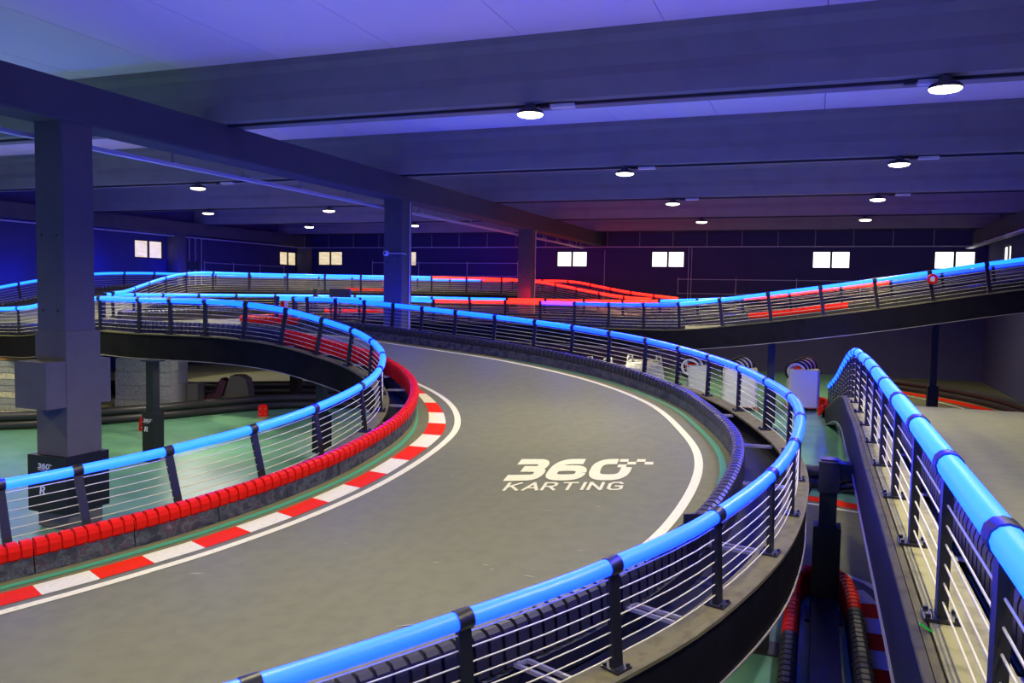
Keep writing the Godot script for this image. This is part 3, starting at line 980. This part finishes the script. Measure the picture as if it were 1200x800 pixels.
# ------------------------------------------------------------------ the straight ramp on the right
func right_ramp() -> void:
	var c := [Vector3(0.63, 2.28, 1.5), Vector3(0.63, 2.28, -1.0), Vector3(0.63, 2.28, -3.19), Vector3(0.63, 2.28, -5.8), Vector3(0.62, 2.28, -8.5), Vector3(0.62, 2.27, -11.26), Vector3(0.6, 2.25, -12.67), Vector3(0.6, 2.21, -14.2), Vector3(0.6, 2.1, -15.73), Vector3(0.6, 1.86, -17.84), Vector3(0.6, 1.38, -21.34), Vector3(0.56, 0.73, -25.41), Vector3(0.44, 0.06, -29.45)]
	var r := []
	for p in c:
		r.append(p + Vector3(5.9, 0, 0))
	var a := catmull(c, 6)
	var b := catmull(r, 6)
	var o := thing("track_ramp", "straight grey kart ramp beside the viewer, dipping away on the right", "ramp")
	obj("deck", deck_mesh(a, b, 0.3, 0.3, 4), M.asphalt, o)
	obj("deck_frame", deck_frame(a, b, 0.3, 0.3), M.black_steel, o)
	# wider pale ledge made of a steel flange and a board
	var pa := path(a)
	var fs := frames(pa, 0.0, pa.len, 0.5)
	var s := st()
	sweep(s, fs, [[-0.06, LEDGE], [0.22, LEDGE], [0.22, LEDGE - 0.03], [-0.06, LEDGE - 0.03]])
	obj("ledge_board", s, M.ledge_right, o)
	for e in [[-0.155, -0.115], [-0.11, -0.072]]:
		s = st()
		sweep(s, fs, [[e[0], LEDGE - 0.004], [e[1], LEDGE - 0.004], [e[1], LEDGE - 0.04], [e[0], LEDGE - 0.04]])
		obj("beam_flange", s, M.ledge, o)
	s = st()
	sweep(s, fs, [[-0.155, LEDGE - 0.03], [-0.135, LEDGE - 0.03], [-0.135, -0.42], [-0.155, -0.42]])
	obj("side_plate", s, M.plate, o)
	s = st()
	sweep(s, fs, [[-0.17, -0.42], [0.06, -0.42], [0.06, -0.436], [-0.17, -0.436]])
	obj("lower_flange", s, M.raw_edge, o)
	cross_brackets(o, a, b, 0.2, 0.34, 6, 50, 4)
	s = st()
	sweep(s, frames(path(b), 0.0, path(b).len, 0.6), [[0.0, 0.1], [0.12, 0.1], [0.12, -0.42], [0.0, -0.42]])
	obj("outer_beam", s, M.plate, o)
	rebase(o, Vector3(3.5, 0, -12))
	var blue := func(_d: float) -> Material: return M.led_cyan
	fence("fence with thick glowing blue rail beside the viewer on the right", a, 1.33, blue, 2, [], 0.72)
	barrier("black crash barrier behind the right-hand fence", shifted(a, b, 0.38), 1.0, func(_d: float, _p: Vector3) -> Material: return M.black_plastic, 2)
	# leg with bracket arms under the ramp, and the short legs
	var p := thing("jack_column", "tall black steel support with side brackets below the right ramp", "support", "", Vector3(0.2, 0, -10.75))
	slab("shaft", Vector3(0, 1.0, 0), Vector3(0.2, 2.0, 0.2), M.black_steel, p)
	slab("foot_sleeve", Vector3(0, 0.62, 0), Vector3(0.32, 1.1, 0.3), M.label_box, p)
	slab("head_box", Vector3(0, 1.78, 0.02), Vector3(0.24, 0.36, 0.26), M.black_steel, p)
	slab("head_plate", Vector3(0, 1.97, 0.02), Vector3(0.26, 0.02, 0.28), M.dark_metal, p)
	slab("base_frame", Vector3(0, 0.16, 1.9), Vector3(0.3, 0.3, 3.4), M.black_steel, p)
	slab("bracket_arm", Vector3(0.3, 1.86, 0.0), Vector3(0.42, 0.2, 0.2), M.black_steel, p)
	var ss := st()
	var q := [Vector3(0.1, 1.66, 0.05), Vector3(0.5, 1.76, 0.05)]
	tube(ss, q, 0.05, 8)
	obj("bracket_brace", ss, M.black_steel, p)
	slab("foot_plate", Vector3(0, 0.012, 0), Vector3(0.44, 0.024, 0.44), M.dark_metal, p)
	ss = st()
	tube(ss, [Vector3(-0.1, 1.9, 0.12), Vector3(-0.22, 1.6, 0.16), Vector3(-0.3, 1.25, 0.1), Vector3(-0.42, 1.05, 0.02)], 0.012, 6)
	obj("cable", ss, M.label_box, p)
	# leg with foot plate below the outer edge of the foreground ramp
	var g := thing("support_leg", "short black steel leg with bolted foot plate on green floor", "support", "", Vector3(-0.48, 0, -9.5))
	slab("shaft", Vector3(0, 0.47, 0), Vector3(0.2, 0.94, 0.16), M.black_steel, g)
	slab("foot_plate", Vector3(0, 0.012, 0), Vector3(0.4, 0.024, 0.36), M.dark_metal, g)
	slab("joint_plate", Vector3(0.0, 0.8, 0.083), Vector3(0.12, 0.1, 0.008), M.tray, g)
	var g2 := thing("support_leg", "black steel leg with bolted plate under the right ramp", "support", "", Vector3(1.12, 0, -9.2))
	slab("shaft", Vector3(0, 0.92, 0), Vector3(0.2, 1.84, 0.2), M.black_steel, g2)
	slab("foot_plate", Vector3(0, 0.012, 0), Vector3(0.4, 0.024, 0.4), M.dark_metal, g2)
	# strip of tape
	var tp := st()
	box(tp, Vector3(0, 0.0, 0), Vector3(0.07, 0.006, 0.02), Basis(Vector3(0, 0, 1), -0.5))
	var to := obj("tape_strip", tp, M.tape)
	to.position = Vector3(0.545, 2.412, -4.32)
	tag(to, "bright green scrap of tape on the right ramp's edge", "tape")

# ------------------------------------------------------------------ ground level
func roll_barrier(label: String, pts: Array, sub := 5) -> void:
	var o := thing("roll_barrier", label, "barrier", "", pts[0])
	var line := []
	for p in catmull(pts, sub):
		line.append(p - pts[0])
	for y in [0.13, 0.36]:
		var l := []
		for p in line:
			l.append(p + UP * y)
		var s := st()
		tube(s, l, 0.125, 12)
		obj("roll", s, M.black_plastic, o)

func patch(called: String, label: String, pts: Array, m: Material) -> void:
	var poly := PackedVector2Array()
	for p in pts:
		poly.append(p)
	var idx := Geometry2D.triangulate_polygon(poly)
	var s := st()
	s.set_smooth_group(-1)
	var c := Vector2.ZERO
	for p in poly:
		c += p / poly.size()
	for i in idx:
		s.add_vertex(Vector3(poly[i].x - c.x, 0.006, poly[i].y - c.y))
	for i in poly.size():
		var p := poly[i] - c
		var q := poly[(i + 1) % poly.size()] - c
		quad(s, Vector3(p.x, 0, p.y), Vector3(q.x, 0, q.y), Vector3(q.x, 0.006, q.y), Vector3(p.x, 0.006, p.y))
	var o := obj(called, s, m)
	o.position = Vector3(c.x, 0, c.y)
	tag(o, label, "track")

func floor_band(o: Node3D, called: String, pts: Array, d0: float, d1: float, m: Material, y := 0.012) -> void:
	var pa := path(pts)
	var s := st()
	s.set_smooth_group(-1)
	var fs := frames(pa, 0.0, pa.len, 0.25)
	for i in fs.size() - 1:
		quad(s, fs[i][0] + fs[i][1].x * d0 + UP * y, fs[i + 1][0] + fs[i + 1][1].x * d0 + UP * y, fs[i + 1][0] + fs[i + 1][1].x * d1 + UP * y, fs[i][0] + fs[i][1].x * d1 + UP * y)
	obj(called, s, m, o)

func lower_level() -> void:
	# asphalt of the ground-level track
	patch("ground_track", "dark asphalt of the ground-level track between the two ramps", [Vector2(-8, -17.75), Vector2(7.4, -16.0), Vector2(7.4, 4), Vector2(1.2, 4), Vector2(0.85, -6), Vector2(0.75, -9), Vector2(0.62, -11.3), Vector2(0.3, -12.1), Vector2(-0.3, -12.2), Vector2(-2, -12.4), Vector2(-8, -12.6)], M.asphalt)
	patch("ground_track", "dark asphalt of the ground-level track in the far right corner", [Vector2(1.2, -31), Vector2(1.0, -44.5), Vector2(7.4, -44.5), Vector2(7.4, -20), Vector2(2.2, -20)], M.asphalt)
	patch("ground_track", "dark asphalt of the ground-level track under the left decks", [Vector2(-31, -16.5), Vector2(-21, -16.0), Vector2(-18.1, -19.2), Vector2(-16.6, -22.5), Vector2(-15.5, -30), Vector2(-16, -44), Vector2(-31, -44)], M.asphalt)
	# marks across the lower track
	var o := thing("track_marking", "red kerb and white line on the ground-level track between the ramps", "marking", "", Vector3(0, 0, 0))
	var kl := [Vector3(-6, 0, -17.75), Vector3(-0.1, 0, -17.1), Vector3(1.0, 0, -16.75), Vector3(6, 0, -15.8)]
	floor_band(o, "kerb_band", catmull(kl, 6), -0.12, 0.3, M.red_paint)
	floor_band(o, "white_line", catmull(kl, 6), 0.46, 0.56, M.white_paint)
	rebase(o, Vector3(0, 0, -17))
	roll_barrier("long black roll barrier on the floor between the two ramps", [Vector3(-7, 0, -18.6), Vector3(-0.1, 0, -18.0), Vector3(1.0, 0, -17.7), Vector3(7, 0, -16.6)])
	# nose of the lower barrier with its kerb
	var nose := catmull([Vector3(-0.16, 0, -3.0), Vector3(-0.16, 0, -8.0), Vector3(-0.16, 0, -10.2), Vector3(-0.13, 0, -11.2), Vector3(0.12, 0, -11.65), Vector3(0.4, 0, -11.45), Vector3(0.5, 0, -10.9), Vector3(0.53, 0, -10.2), Vector3(0.56, 0, -8.0), Vector3(0.6, 0, -4.0)], 6)
	barrier("red-nosed ground barrier in the dark gap between the two ramps", nose, -1.0, func(d: float, _p: Vector3) -> Material: return M.red_plastic if d > 6.5 and d < 10.6 else M.black_plastic, 2)
	o = thing("track_marking", "red and white kerb curving round the ground barrier nose", "marking")
	var kc := catmull([Vector3(0.1, 0, -12.3), Vector3(0.42, 0, -12.2), Vector3(0.68, 0, -11.7), Vector3(0.8, 0, -11.0), Vector3(0.86, 0, -10.0), Vector3(0.9, 0, -8.5), Vector3(0.96, 0, -5.0)], 6)
	var pk := path(kc)
	var d := 0.7
	var red := false
	while d < pk.len - 0.5:
		var part := []
		for j in 4:
			part.append(at(pk, d + 0.5 * j / 3.0))
		floor_band(o, "kerb_block", part, -0.12, 0.34, M.red_paint if red else M.white_paint)
		red = not red
		d += 0.5
	floor_band(o, "white_line", kc, -0.36, -0.26, M.white_paint)
	rebase(o, Vector3(0.8, 0, -10))
	# far right corner
	var fr := [Vector3(1.4, 0, -38.6), Vector3(2.8, 0, -39.1), Vector3(4.6, 0, -37.2), Vector3(6.1, 0, -34.2), Vector3(6.7, 0, -30.5), Vector3(6.9, 0, -22.0)]
	roll_barrier("black roll barrier curving along the far right corner", fr)
	o = thing("track_marking", "white line and dull red kerb before the far right barrier", "marking")
	floor_band(o, "white_line", catmull(fr, 6), 1.2, 1.32, M.white_paint)
	floor_band(o, "kerb_band", catmull(fr, 6), 0.3, 0.9, M.red_paint)
	rebase(o, Vector3(4.6, 0, -36))
	# left: low barrier on the floor
	roll_barrier("long low black roll barrier on the green floor behind the thick column", [Vector3(-24.5, 0, -14.6), Vector3(-20.6, 0, -15.7), Vector3(-18.3, 0, -18.6), Vector3(-17.2, 0, -21.0), Vector3(-16.0, 0, -22.6), Vector3(-12.0, 0, -24.6)])
	for e in [[Vector3(-18.9, 0, -15.9), "red plastic barrier block beside the leg left of the thick column"], [Vector3(-17.2, 0, -17.4), "red plastic barrier block right of the thick column"], [Vector3(-15.9, 0, -20.8), "red plastic barrier block in the dark under the ramp bend"]]:
		var b := thing("barrier_block", e[1], "block", "red barrier blocks", e[0], 0.5)
		var s := st()
		var prof := [[-0.14, 0.0], [0.14, 0.0], [0.13, 0.3], [0.09, 0.36], [-0.09, 0.36], [-0.13, 0.3]]
		sweep(s, [[Vector3(0, 0, 0.09), Basis.IDENTITY], [Vector3(0, 0, -0.09), Basis.IDENTITY]], prof)
		obj("block_body", s, M.red_plastic, b)
		for k in [[-0.07, 0.08], [0.07, 0.08], [-0.07, 0.24], [0.07, 0.24]]:
			s = st()
			tube(s, [Vector3(k[0], k[1], 0.085), Vector3(k[0], k[1], 0.1)], 0.018, 8)
			obj("bolt", s, M.galvanised, b)
	# second, farther low barriers under the bridge
	roll_barrier("black roll barrier far under the bridge, left of centre", [Vector3(-27, 0, -22.0), Vector3(-21.5, 0, -23.6), Vector3(-18.5, 0, -25.5), Vector3(-15.0, 0, -27.2)])
	o = thing("track_marking", "cream and orange painted stripe on the ground track under the bend", "marking")
	var cs := catmull([Vector3(-22, 0, -21.6), Vector3(-18.4, 0, -23.6), Vector3(-15.6, 0, -24.9), Vector3(-12.0, 0, -26.0)], 6)
	floor_band(o, "white_line", cs, 0.0, 0.5, M.white_paint)
	floor_band(o, "kerb_band", cs, -0.5, -0.1, M.red_paint)
	rebase(o, Vector3(-18, 0, -24))
	# strip lamps under the decks
	strip_lamp("short white strip lamp glowing below the far side of the foreground ramp", Vector3(-13.5, 2.16, -16.25), 0.35, 9.0)
	strip_lamp("strip lamp below the foreground ramp over the green floor", Vector3(-1.9, 1.02, -8.0), 0.6, 3.0)
	strip_lamp("strip lamp under the left decks above the panel stack", Vector3(-16.6, 2.42, -18.4), 0.3, 7.0)
	strip_lamp("strip lamp under the bridge above the wrapped pallets", Vector3(-2.2, 2.62, -26.7), 0.0, 9.0)
	strip_lamp("strip lamp under the bridge above the white bulk bags", Vector3(-6.6, 2.40, -28.0), 0.25, 3.5)
	goods()

func strip_lamp(label: String, p: Vector3, turn: float, energy: float) -> void:
	var lamp := thing("strip_lamp", label, "lamp", "", p, turn)
	slab("housing", Vector3(0, 0.03, 0), Vector3(0.9, 0.04, 0.1), M.white_box, lamp)
	slab("lamp_lens", Vector3(0, -0.01, 0), Vector3(0.86, 0.05, 0.09), M.lamp_glow, lamp)
	for x in [-0.35, 0.35]:
		slab("hanger", Vector3(x, 0.14, 0), Vector3(0.02, 0.2, 0.02), M.galvanised, lamp)
	var al := AreaLight3D.new()
	al.name = "lamp_light"
	al.area_size = Vector2(0.86, 0.09)
	al.position = Vector3(0, -0.045, 0)
	al.rotation_degrees = Vector3(-90, 0, 0)
	al.area_range = 30.0
	al.light_energy = energy
	al.light_color = Color(1, 0.96, 0.88)
	al.shadow_enabled = true
	lamp.add_child(al)

func wrapped_pallet(label: String, p: Vector3, size: Vector3, turn: float, hoops: int) -> void:
	var o := thing("wrapped_pallet", label, "pallet", "", p, turn)
	for x in [-1, 0, 1]:
		slab("pallet_bearer", Vector3(x * (size.x * 0.5 - 0.06), 0.05, 0), Vector3(0.1, 0.1, size.z), M.wood, o)
	slab("pallet_board", Vector3(0, 0.115, 0), Vector3(size.x, 0.03, size.z), M.wood, o)
	var s := st()
	var h := size.y
	var w := size.x * 0.5 - 0.03
	var dd := size.z * 0.5 - 0.03
	var up := Basis(Vector3(1, 0, 0), Vector3(0, 0, 1), Vector3(0, 1, 0))
	var rng := RandomNumberGenerator.new()
	rng.seed = int(absf(p.x * 100))
	var fs := []
	for i in 9:
		var k := 1.0 - 0.03 * rng.randf()
		fs.append([Vector3(0, 0.13 + (h - 0.13) * (8 - i) / 8.0, 0), Basis(up.x * k, up.y * k, up.z)])
	sweep(s, fs, [[-w + 0.08, -dd], [w - 0.08, -dd], [w, -dd + 0.08], [w, dd - 0.08], [w - 0.08, dd], [-w + 0.08, dd], [-w, dd - 0.08], [-w, -dd + 0.08]])
	obj("wrapped_load", s, M.wrap, o)
	for k in hoops:
		var z := dd * 0.55 - k * 0.24
		var tilt := Basis(Vector3(1, 0, 0), -0.35 - 0.03 * k)
		var c := Vector3(-0.26 + 0.13 * k, h - 0.08 + 0.045 * k, z)
		s = st()
		ring(s, c, tilt, 0.34, 0.05, 20)
		var hoop := obj("tyre_ring", s, M.tyre, o)
		s = st()
		ring(s, c + tilt * Vector3(0, 0, 0.03), tilt, 0.27, 0.045, 20)
		obj("white_ring", s, M.white_box, hoop)
		s = st()
		lathe(s, [[0.0, 0.02], [0.13, 0.02], [0.15, 0.0], [0.15, -0.04], [0.0, -0.04]], 14, c, tilt * Basis(Vector3(1, 0, 0), PI / 2))
		obj("red_hub", s, M.red_plastic, hoop)

func ring(s: SurfaceTool, c: Vector3, b: Basis, r: float, t: float, n: int) -> void:
	s.set_smooth_group(1)
	for i in n:
		for j in 6:
			var q := []
			for e in [[i, j], [i + 1, j], [i + 1, j + 1], [i, j + 1]]:
				var u: float = TAU * (e[0] % n) / n
				var v: float = TAU * (e[1] % 6) / 6
				q.append(c + b * Vector3((r + t * cos(v)) * cos(u), (r + t * cos(v)) * sin(u), t * sin(v)))
			quad(s, q[0], q[1], q[2], q[3])

func big_bag(label: String, p: Vector3, w: float, h: float, turn: float, torn: bool) -> void:
	var o := thing("bulk_bag", label, "bag", "white bulk bags under the bridge", p, turn)
	var s := st()
	var up := Basis(Vector3(1, 0, 0), Vector3(0, 0, 1), Vector3(0, 1, 0))
	var e := w * 0.5
	var fs := []
	for k in [[0.0, 0.94], [0.12, 1.03], [0.45, 1.05], [0.8, 1.0], [0.96, 0.9], [1.0, 0.7]]:
		fs.push_front([Vector3(0, h * k[0], 0), Basis(up.x * k[1], up.y * k[1], up.z)])
	sweep(s, fs, [[-e + 0.12, -e], [e - 0.12, -e], [e, -e + 0.12], [e, e - 0.12], [e - 0.12, e], [-e + 0.12, e], [-e, e - 0.12], [-e, -e + 0.12]], true)
	obj("bag_body", s, M.bag, o)
	for x in [-1, 1]:
		for z in [-1, 1]:
			s = st()
			var c := Vector3(x * e * 0.75, h * 0.9, z * e * 0.75)
			var lift := 0.3 if not torn else 0.14
			tube(s, [c + Vector3(-x * 0.1, 0, 0), c + Vector3(-x * 0.08, lift, 0), c + Vector3(x * 0.06, lift, 0), c + Vector3(x * 0.1, -0.1, 0)], 0.035, 6)
			obj("lifting_loop", s, M.bag, o)

func goods() -> void:
	wrapped_pallet("film-wrapped pallet with kart tyres on top, left of the bridge leg", Vector3(-2.5, 0, -29.6), Vector3(1.25, 1.42, 1.1), 0.12, 4)
	wrapped_pallet("film-wrapped pallet with kart tyres on top, right of the bridge leg", Vector3(-0.42, 0, -30.5), Vector3(1.1, 1.42, 1.1), 0.1, 4)
	wrapped_pallet("narrow film-wrapped pallet partly hidden behind a fence post", Vector3(-3.9, 0, -29.2), Vector3(0.8, 1.5, 0.9), 0.1, 2)
	big_bag("white bulk bag with a red patch, standing nearest the wrapped pallets", Vector3(-5.7, 0, -28.7), 1.35, 1.62, 0.2, false)
	big_bag("white bulk bag with raised loops in the middle of the row", Vector3(-7.3, 0, -28.4), 0.95, 1.5, 0.1, false)
	big_bag("slumped white bulk bag at the left end of the row", Vector3(-8.9, 0, -28.2), 1.1, 1.15, 0.3, true)
	# stacks on the left
	var o := thing("panel_stack", "film-wrapped grey stack of panels behind the printed steel leg", "stack", "", Vector3(-19.75, 0, -20.3), 0.3)
	for i in 4:
		slab("wrapped_bundle", Vector3(0.012 * (i % 2), 0.2 + i * 0.43, 0), Vector3(1.75 - 0.02 * i, 0.42, 1.3), M.wrap_grey, o)
	slab("pallet_board", Vector3(0, -0.0 + 0.02, 0), Vector3(1.7, 0.04, 1.25), M.wood, o)
	o = thing("board_stack", "tall striped stack of pale boards far left behind the printed leg", "stack", "", Vector3(-21.9, 0, -18.1), 0.2)
	for i in 9:
		slab("board_layer", Vector3(0.015 * (i % 3), 0.1 + i * 0.185, 0), Vector3(2.3, 0.17, 1.2), M.wrap_grey if i % 3 else M.bag, o)
	slab("top_board", Vector3(0, 1.715, 0), Vector3(2.3, 0.06, 1.2), M.wood, o)
	# kart shell and box in the dark
	o = thing("parts_crate", "narrow grey crate standing on the floor right of the panel stack", "crate", "", Vector3(-18.75, 0, -21.1), 0.3)
	slab("crate_body", Vector3(0, 0.4, 0), Vector3(0.36, 0.8, 0.5), M.concrete, o)
	slab("crate_lid", Vector3(0, 0.82, 0), Vector3(0.39, 0.05, 0.53), M.clad, o)
	o = thing("kart_bodywork", "grey kart side fairing with dark seat leaning on it", "kart part", "", Vector3(-17.95, 0, -22.1), 0.35)
	var s := st()
	var b := Basis(Vector3(1, 0, 0), UP, Vector3(0, 0, 1))
	sweep(s, [[Vector3(0, 0, 0.3), b], [Vector3(0, 0, -0.3), b]], [[-0.45, 0.0], [0.5, 0.0], [0.5, 0.55], [0.4, 0.95], [0.2, 1.05], [-0.1, 1.05], [-0.2, 0.8], [-0.22, 0.5], [-0.42, 0.3]])
	obj("fairing", s, M.clad, o)
	s = st()
	sweep(s, [[Vector3(-0.55, 0.2, 0.25), b], [Vector3(-0.55, 0.2, -0.25), b]], [[-0.35, 0.0], [0.1, 0.0], [0.3, 0.65], [0.12, 0.75], [-0.02, 0.35], [-0.35, 0.2]])
	obj("kart_seat", s, M.seat, o)
	# red barrier end and dark benches at the back of the gap
	var rb := catmull([Vector3(-0.2, 0, -31.6), Vector3(0.3, 0, -31.0), Vector3(0.4, 0, -29.8), Vector3(0.2, 0, -28.6)], 5)
	barrier("short red barrier end beside the foot of the right ramp", rb, -1.0, func(_d: float, _p: Vector3) -> Material: return M.red_plastic, 0, "", 0.18)

# ------------------------------------------------------------------ services on walls and ceiling
func hall_details() -> void:
	# cable tray on brackets along the long beam
	var o := thing("cable_tray", "pale cable tray on brackets along the left side of the middle long beam", "tray", "", Vector3(-12.05, 6.36, -18))
	slab("tray_channel", Vector3(0, 0, 0), Vector3(0.12, 0.07, 50), M.tray, o)
	for i in 24:
		slab("tray_bracket", Vector3(0.07, 0.05, 24 - i * 2.1), Vector3(0.34, 0.05, 0.06), M.galvanised, o)
		slab("tray_hanger", Vector3(0.1, 0.14, 24 - i * 2.1 + 0.05), Vector3(0.03, 0.24, 0.04), M.galvanised, o)
	o = thing("cable_tray", "pale cable tray on brackets below the right wall beam", "tray", "", Vector3(6.55, 6.36, -22))
	slab("tray_channel", Vector3(0, 0, 0), Vector3(0.3, 0.06, 44), M.tray, o)
	for i in 20:
		slab("tray_bracket", Vector3(0.1, 0.06, 20.5 - i * 2.1), Vector3(0.5, 0.05, 0.06), M.galvanised, o)
	# red and white end marker at the tip of the outer fence
	o = thing("track_marker", "red and white end marker where the outer fence begins at the nose", "sign", "", Vector3(-14.35, 3.42, -19.75), 0.3)
	slab("marker_plate", Vector3(0.05, 0, 0), Vector3(0.1, 0.3, 0.03), M.white_box, o)
	slab("marker_red", Vector3(-0.05, 0, 0), Vector3(0.1, 0.3, 0.03), M.red_plastic, o)
	# pipe rail with hangers before the far wall
	o = thing("ceiling_pipe", "thin pale pipe on many hangers along the far wall, above the windows", "pipe", "", Vector3(-12, 6.43, -43.6))
	var s := st()
	tube(s, [Vector3(-18.6, 0, 0), Vector3(18.9, 0, 0)], 0.03, 6)
	obj("pipe_run", s, M.tray, o)
	s = st()
	tube(s, [Vector3(-18.6, 0.72, 0), Vector3(18.9, 0.72, 0)], 0.018, 6)
	obj("pipe_run", s, M.lamp_body, o)
	for i in 22:
		s = st()
		var x := -18.2 + i * 1.76
		tube(s, [Vector3(x, -0.05, 0), Vector3(x, 0.78, 0)], 0.022, 5)
		obj("pipe_hanger", s, M.galvanised, o)
	o = thing("ceiling_pipe", "thin pale pipe along the left wall below the long beam", "pipe", "", Vector3(-30.7, 6.45, -25))
	s = st()
	tube(s, [Vector3(0, 0, 20), Vector3(0, 0, -18.7)], 0.035, 6)
	obj("pipe_run", s, M.tray, o)
	# wall conduits
	for e in [[Vector3(-7.0 + 0.4, 5.0, -44.5), 3.0, "pair of thin vertical conduits on the far wall right of a window"], [Vector3(-11.2, 4.9, -44.5), 3.0, "single thin vertical conduit on the far wall by the red rail"]]:
		var c := thing("wall_conduit", e[2], "conduit", "", e[0])
		for k in (2 if e[1] == 3.0 and e[0].x > -10 else 1):
			s = st()
			tube(s, [Vector3(k * 0.16, -1.5, 0), Vector3(k * 0.16, 1.4, 0)], 0.02, 6)
			obj("conduit_pipe", s, M.tray, c)
	var cl := thing("wall_conduit", "vertical white conduits on the left wall beside the loudspeaker", "conduit", "", Vector3(-31.1, 5.0, -34.6))
	for k in 3:
		s = st()
		tube(s, [Vector3(0, -2.0, -k * 0.45), Vector3(0, 1.45, -k * 0.45)], 0.022, 6)
		obj("conduit_pipe", s, M.tray, cl)
	# guard rails on the far and left walls
	for e in [[Vector3(-21.0, 5.55, -44.3), 9.5, 0.0, "thin white handrail on the far wall between the two columns"], [Vector3(-2.6, 4.75, -44.3), 9.0, 0.0, "thin pale pipe with small sprinkler heads low on the far wall"], [Vector3(-30.9, 5.2, -39.0), 7.0, PI / 2, "thin white handrail frame on the left wall"]]:
		var r := thing("wall_rail", e[3], "rail", "", e[0], e[2])
		s = st()
		tube(s, [Vector3(-e[1] * 0.5, 0, 0), Vector3(e[1] * 0.5, 0, 0)], 0.022, 6)
		obj("rail_bar", s, M.tray, r)
		s = st()
		tube(s, [Vector3(-e[1] * 0.5, -0.75, 0), Vector3(e[1] * 0.5, -0.75, 0)], 0.018, 6)
		obj("rail_bar", s, M.tray, r)
		for k in 4:
			s = st()
			var x: float = lerpf(-e[1] * 0.5, e[1] * 0.5, k / 3.0)
			tube(s, [Vector3(x, -0.8, 0), Vector3(x, 0.1, 0)], 0.02, 6)
			obj("rail_post", s, M.tray, r)
	# loudspeaker
	o = thing("loudspeaker", "flat black loudspeaker box on the left wall beside the first window", "speaker", "", Vector3(-30.5, 5.0, -34.1), 0.9)
	slab("speaker_box", Vector3.ZERO, Vector3(0.85, 0.42, 0.35), M.lamp_body, o)
	slab("speaker_grille", Vector3(0, 0, 0.18), Vector3(0.78, 0.36, 0.02), M.label_box, o)
	# camera on the second column
	o = thing("dome_camera", "small round white camera with cable on the second column", "camera", "", Vector3(-11.68, 5.0, -20.87))
	s = st()
	lathe(s, [[0.0, 0.09], [0.06, 0.075], [0.085, 0.03], [0.085, -0.02], [0.05, -0.05], [0.0, -0.06]], 14, Vector3.ZERO, Basis(Vector3(1, 0, 0), PI / 2))
	obj("camera_body", s, M.white_box, o)
	slab("camera_lens", Vector3(0, 0, 0.09), Vector3(0.05, 0.05, 0.02), M.label_box, o)
	s = st()
	tube(s, [Vector3(0.05, 0.0, -0.03), Vector3(0.3, 0.0, -0.06), Vector3(0.47, 0.0, -0.07), Vector3(0.49, -0.02, -0.3)], 0.015, 6)
	obj("camera_cable", s, M.tray, o)
	# emergency lights next to the lamps
	for e in [[-4.2, 0, "middle right row, nearest"], [1.45, 0, "right row, nearest"], [-4.2, 1, "middle right row, second"], [2.2, 1, "right row, second"], [-4.1, 2, "middle right row, third"], [2.3, 2, "right row, third"], [-17.2, 1, "left row, second"]]:
		var q := thing("emergency_light", "small flat white emergency light under a beam, %s" % e[2], "light", "emergency lights under the beams", Vector3(e[0], 7.12, -13.55 - 7.25 * e[1]))
		slab("light_case", Vector3(0, 0.02, 0), Vector3(0.42, 0.06, 0.16), M.white_box, q)
		slab("mount_plate", Vector3(-0.32, 0.03, 0), Vector3(0.16, 0.06, 0.1), M.lamp_body, q)
	# box on the bridge edge seen behind the outer fence
	o = thing("signal_box", "dark blue signal box on a post where the bridge begins", "signal", "", Vector3(-16.6, 2.75, -25.6), 0.3)
	slab("signal_post", Vector3(-0.5, 0.5, 0.2), Vector3(0.14, 1.3, 0.14), M.black_steel, o)
	slab("signal_case", Vector3(0.35, 0.95, 0), Vector3(0.75, 0.5, 0.2), M.label_box, o)
	slab("signal_leg", Vector3(0.35, 0.36, 0), Vector3(0.1, 0.72, 0.1), M.black_steel, o)
	# small red and white marker on the far loop fence
	o = thing("track_marker", "small red and white marker sign on the far loop fence", "sign", "", Vector3(-19.7, 4.25, -35.2), 0.4)
	slab("sign_plate", Vector3.ZERO, Vector3(0.32, 0.26, 0.03), M.white_box, o)
	slab("sign_red", Vector3(-0.06, 0.0, 0.018), Vector3(0.16, 0.22, 0.01), M.red_plastic, o)
	o = thing("track_marker", "red and white marker ring on the bridge fence by the right wall", "sign", "", Vector3(2.85, 4.5, -24.75), 0.2)
	s = st()
	ring(s, Vector3.ZERO, Basis.IDENTITY, 0.11, 0.035, 14)
	obj("marker_ring", s, M.red_plastic, o)
	slab("marker_plate", Vector3(0, 0, -0.02), Vector3(0.12, 0.12, 0.02), M.white_box, o)
	# small black board fixed to the outer barrier
	o = thing("marker_board", "small black rounded board on the outer barrier behind the fence", "sign", "", Vector3(-1.02, 1.62, -7.9), 0.5)
	slab("board", Vector3(0, 0.12, 0), Vector3(0.26, 0.3, 0.03), M.label_box, o)
	slab("board_stem", Vector3(0, -0.1, -0.005), Vector3(0.05, 0.2, 0.02), M.black_steel, o)
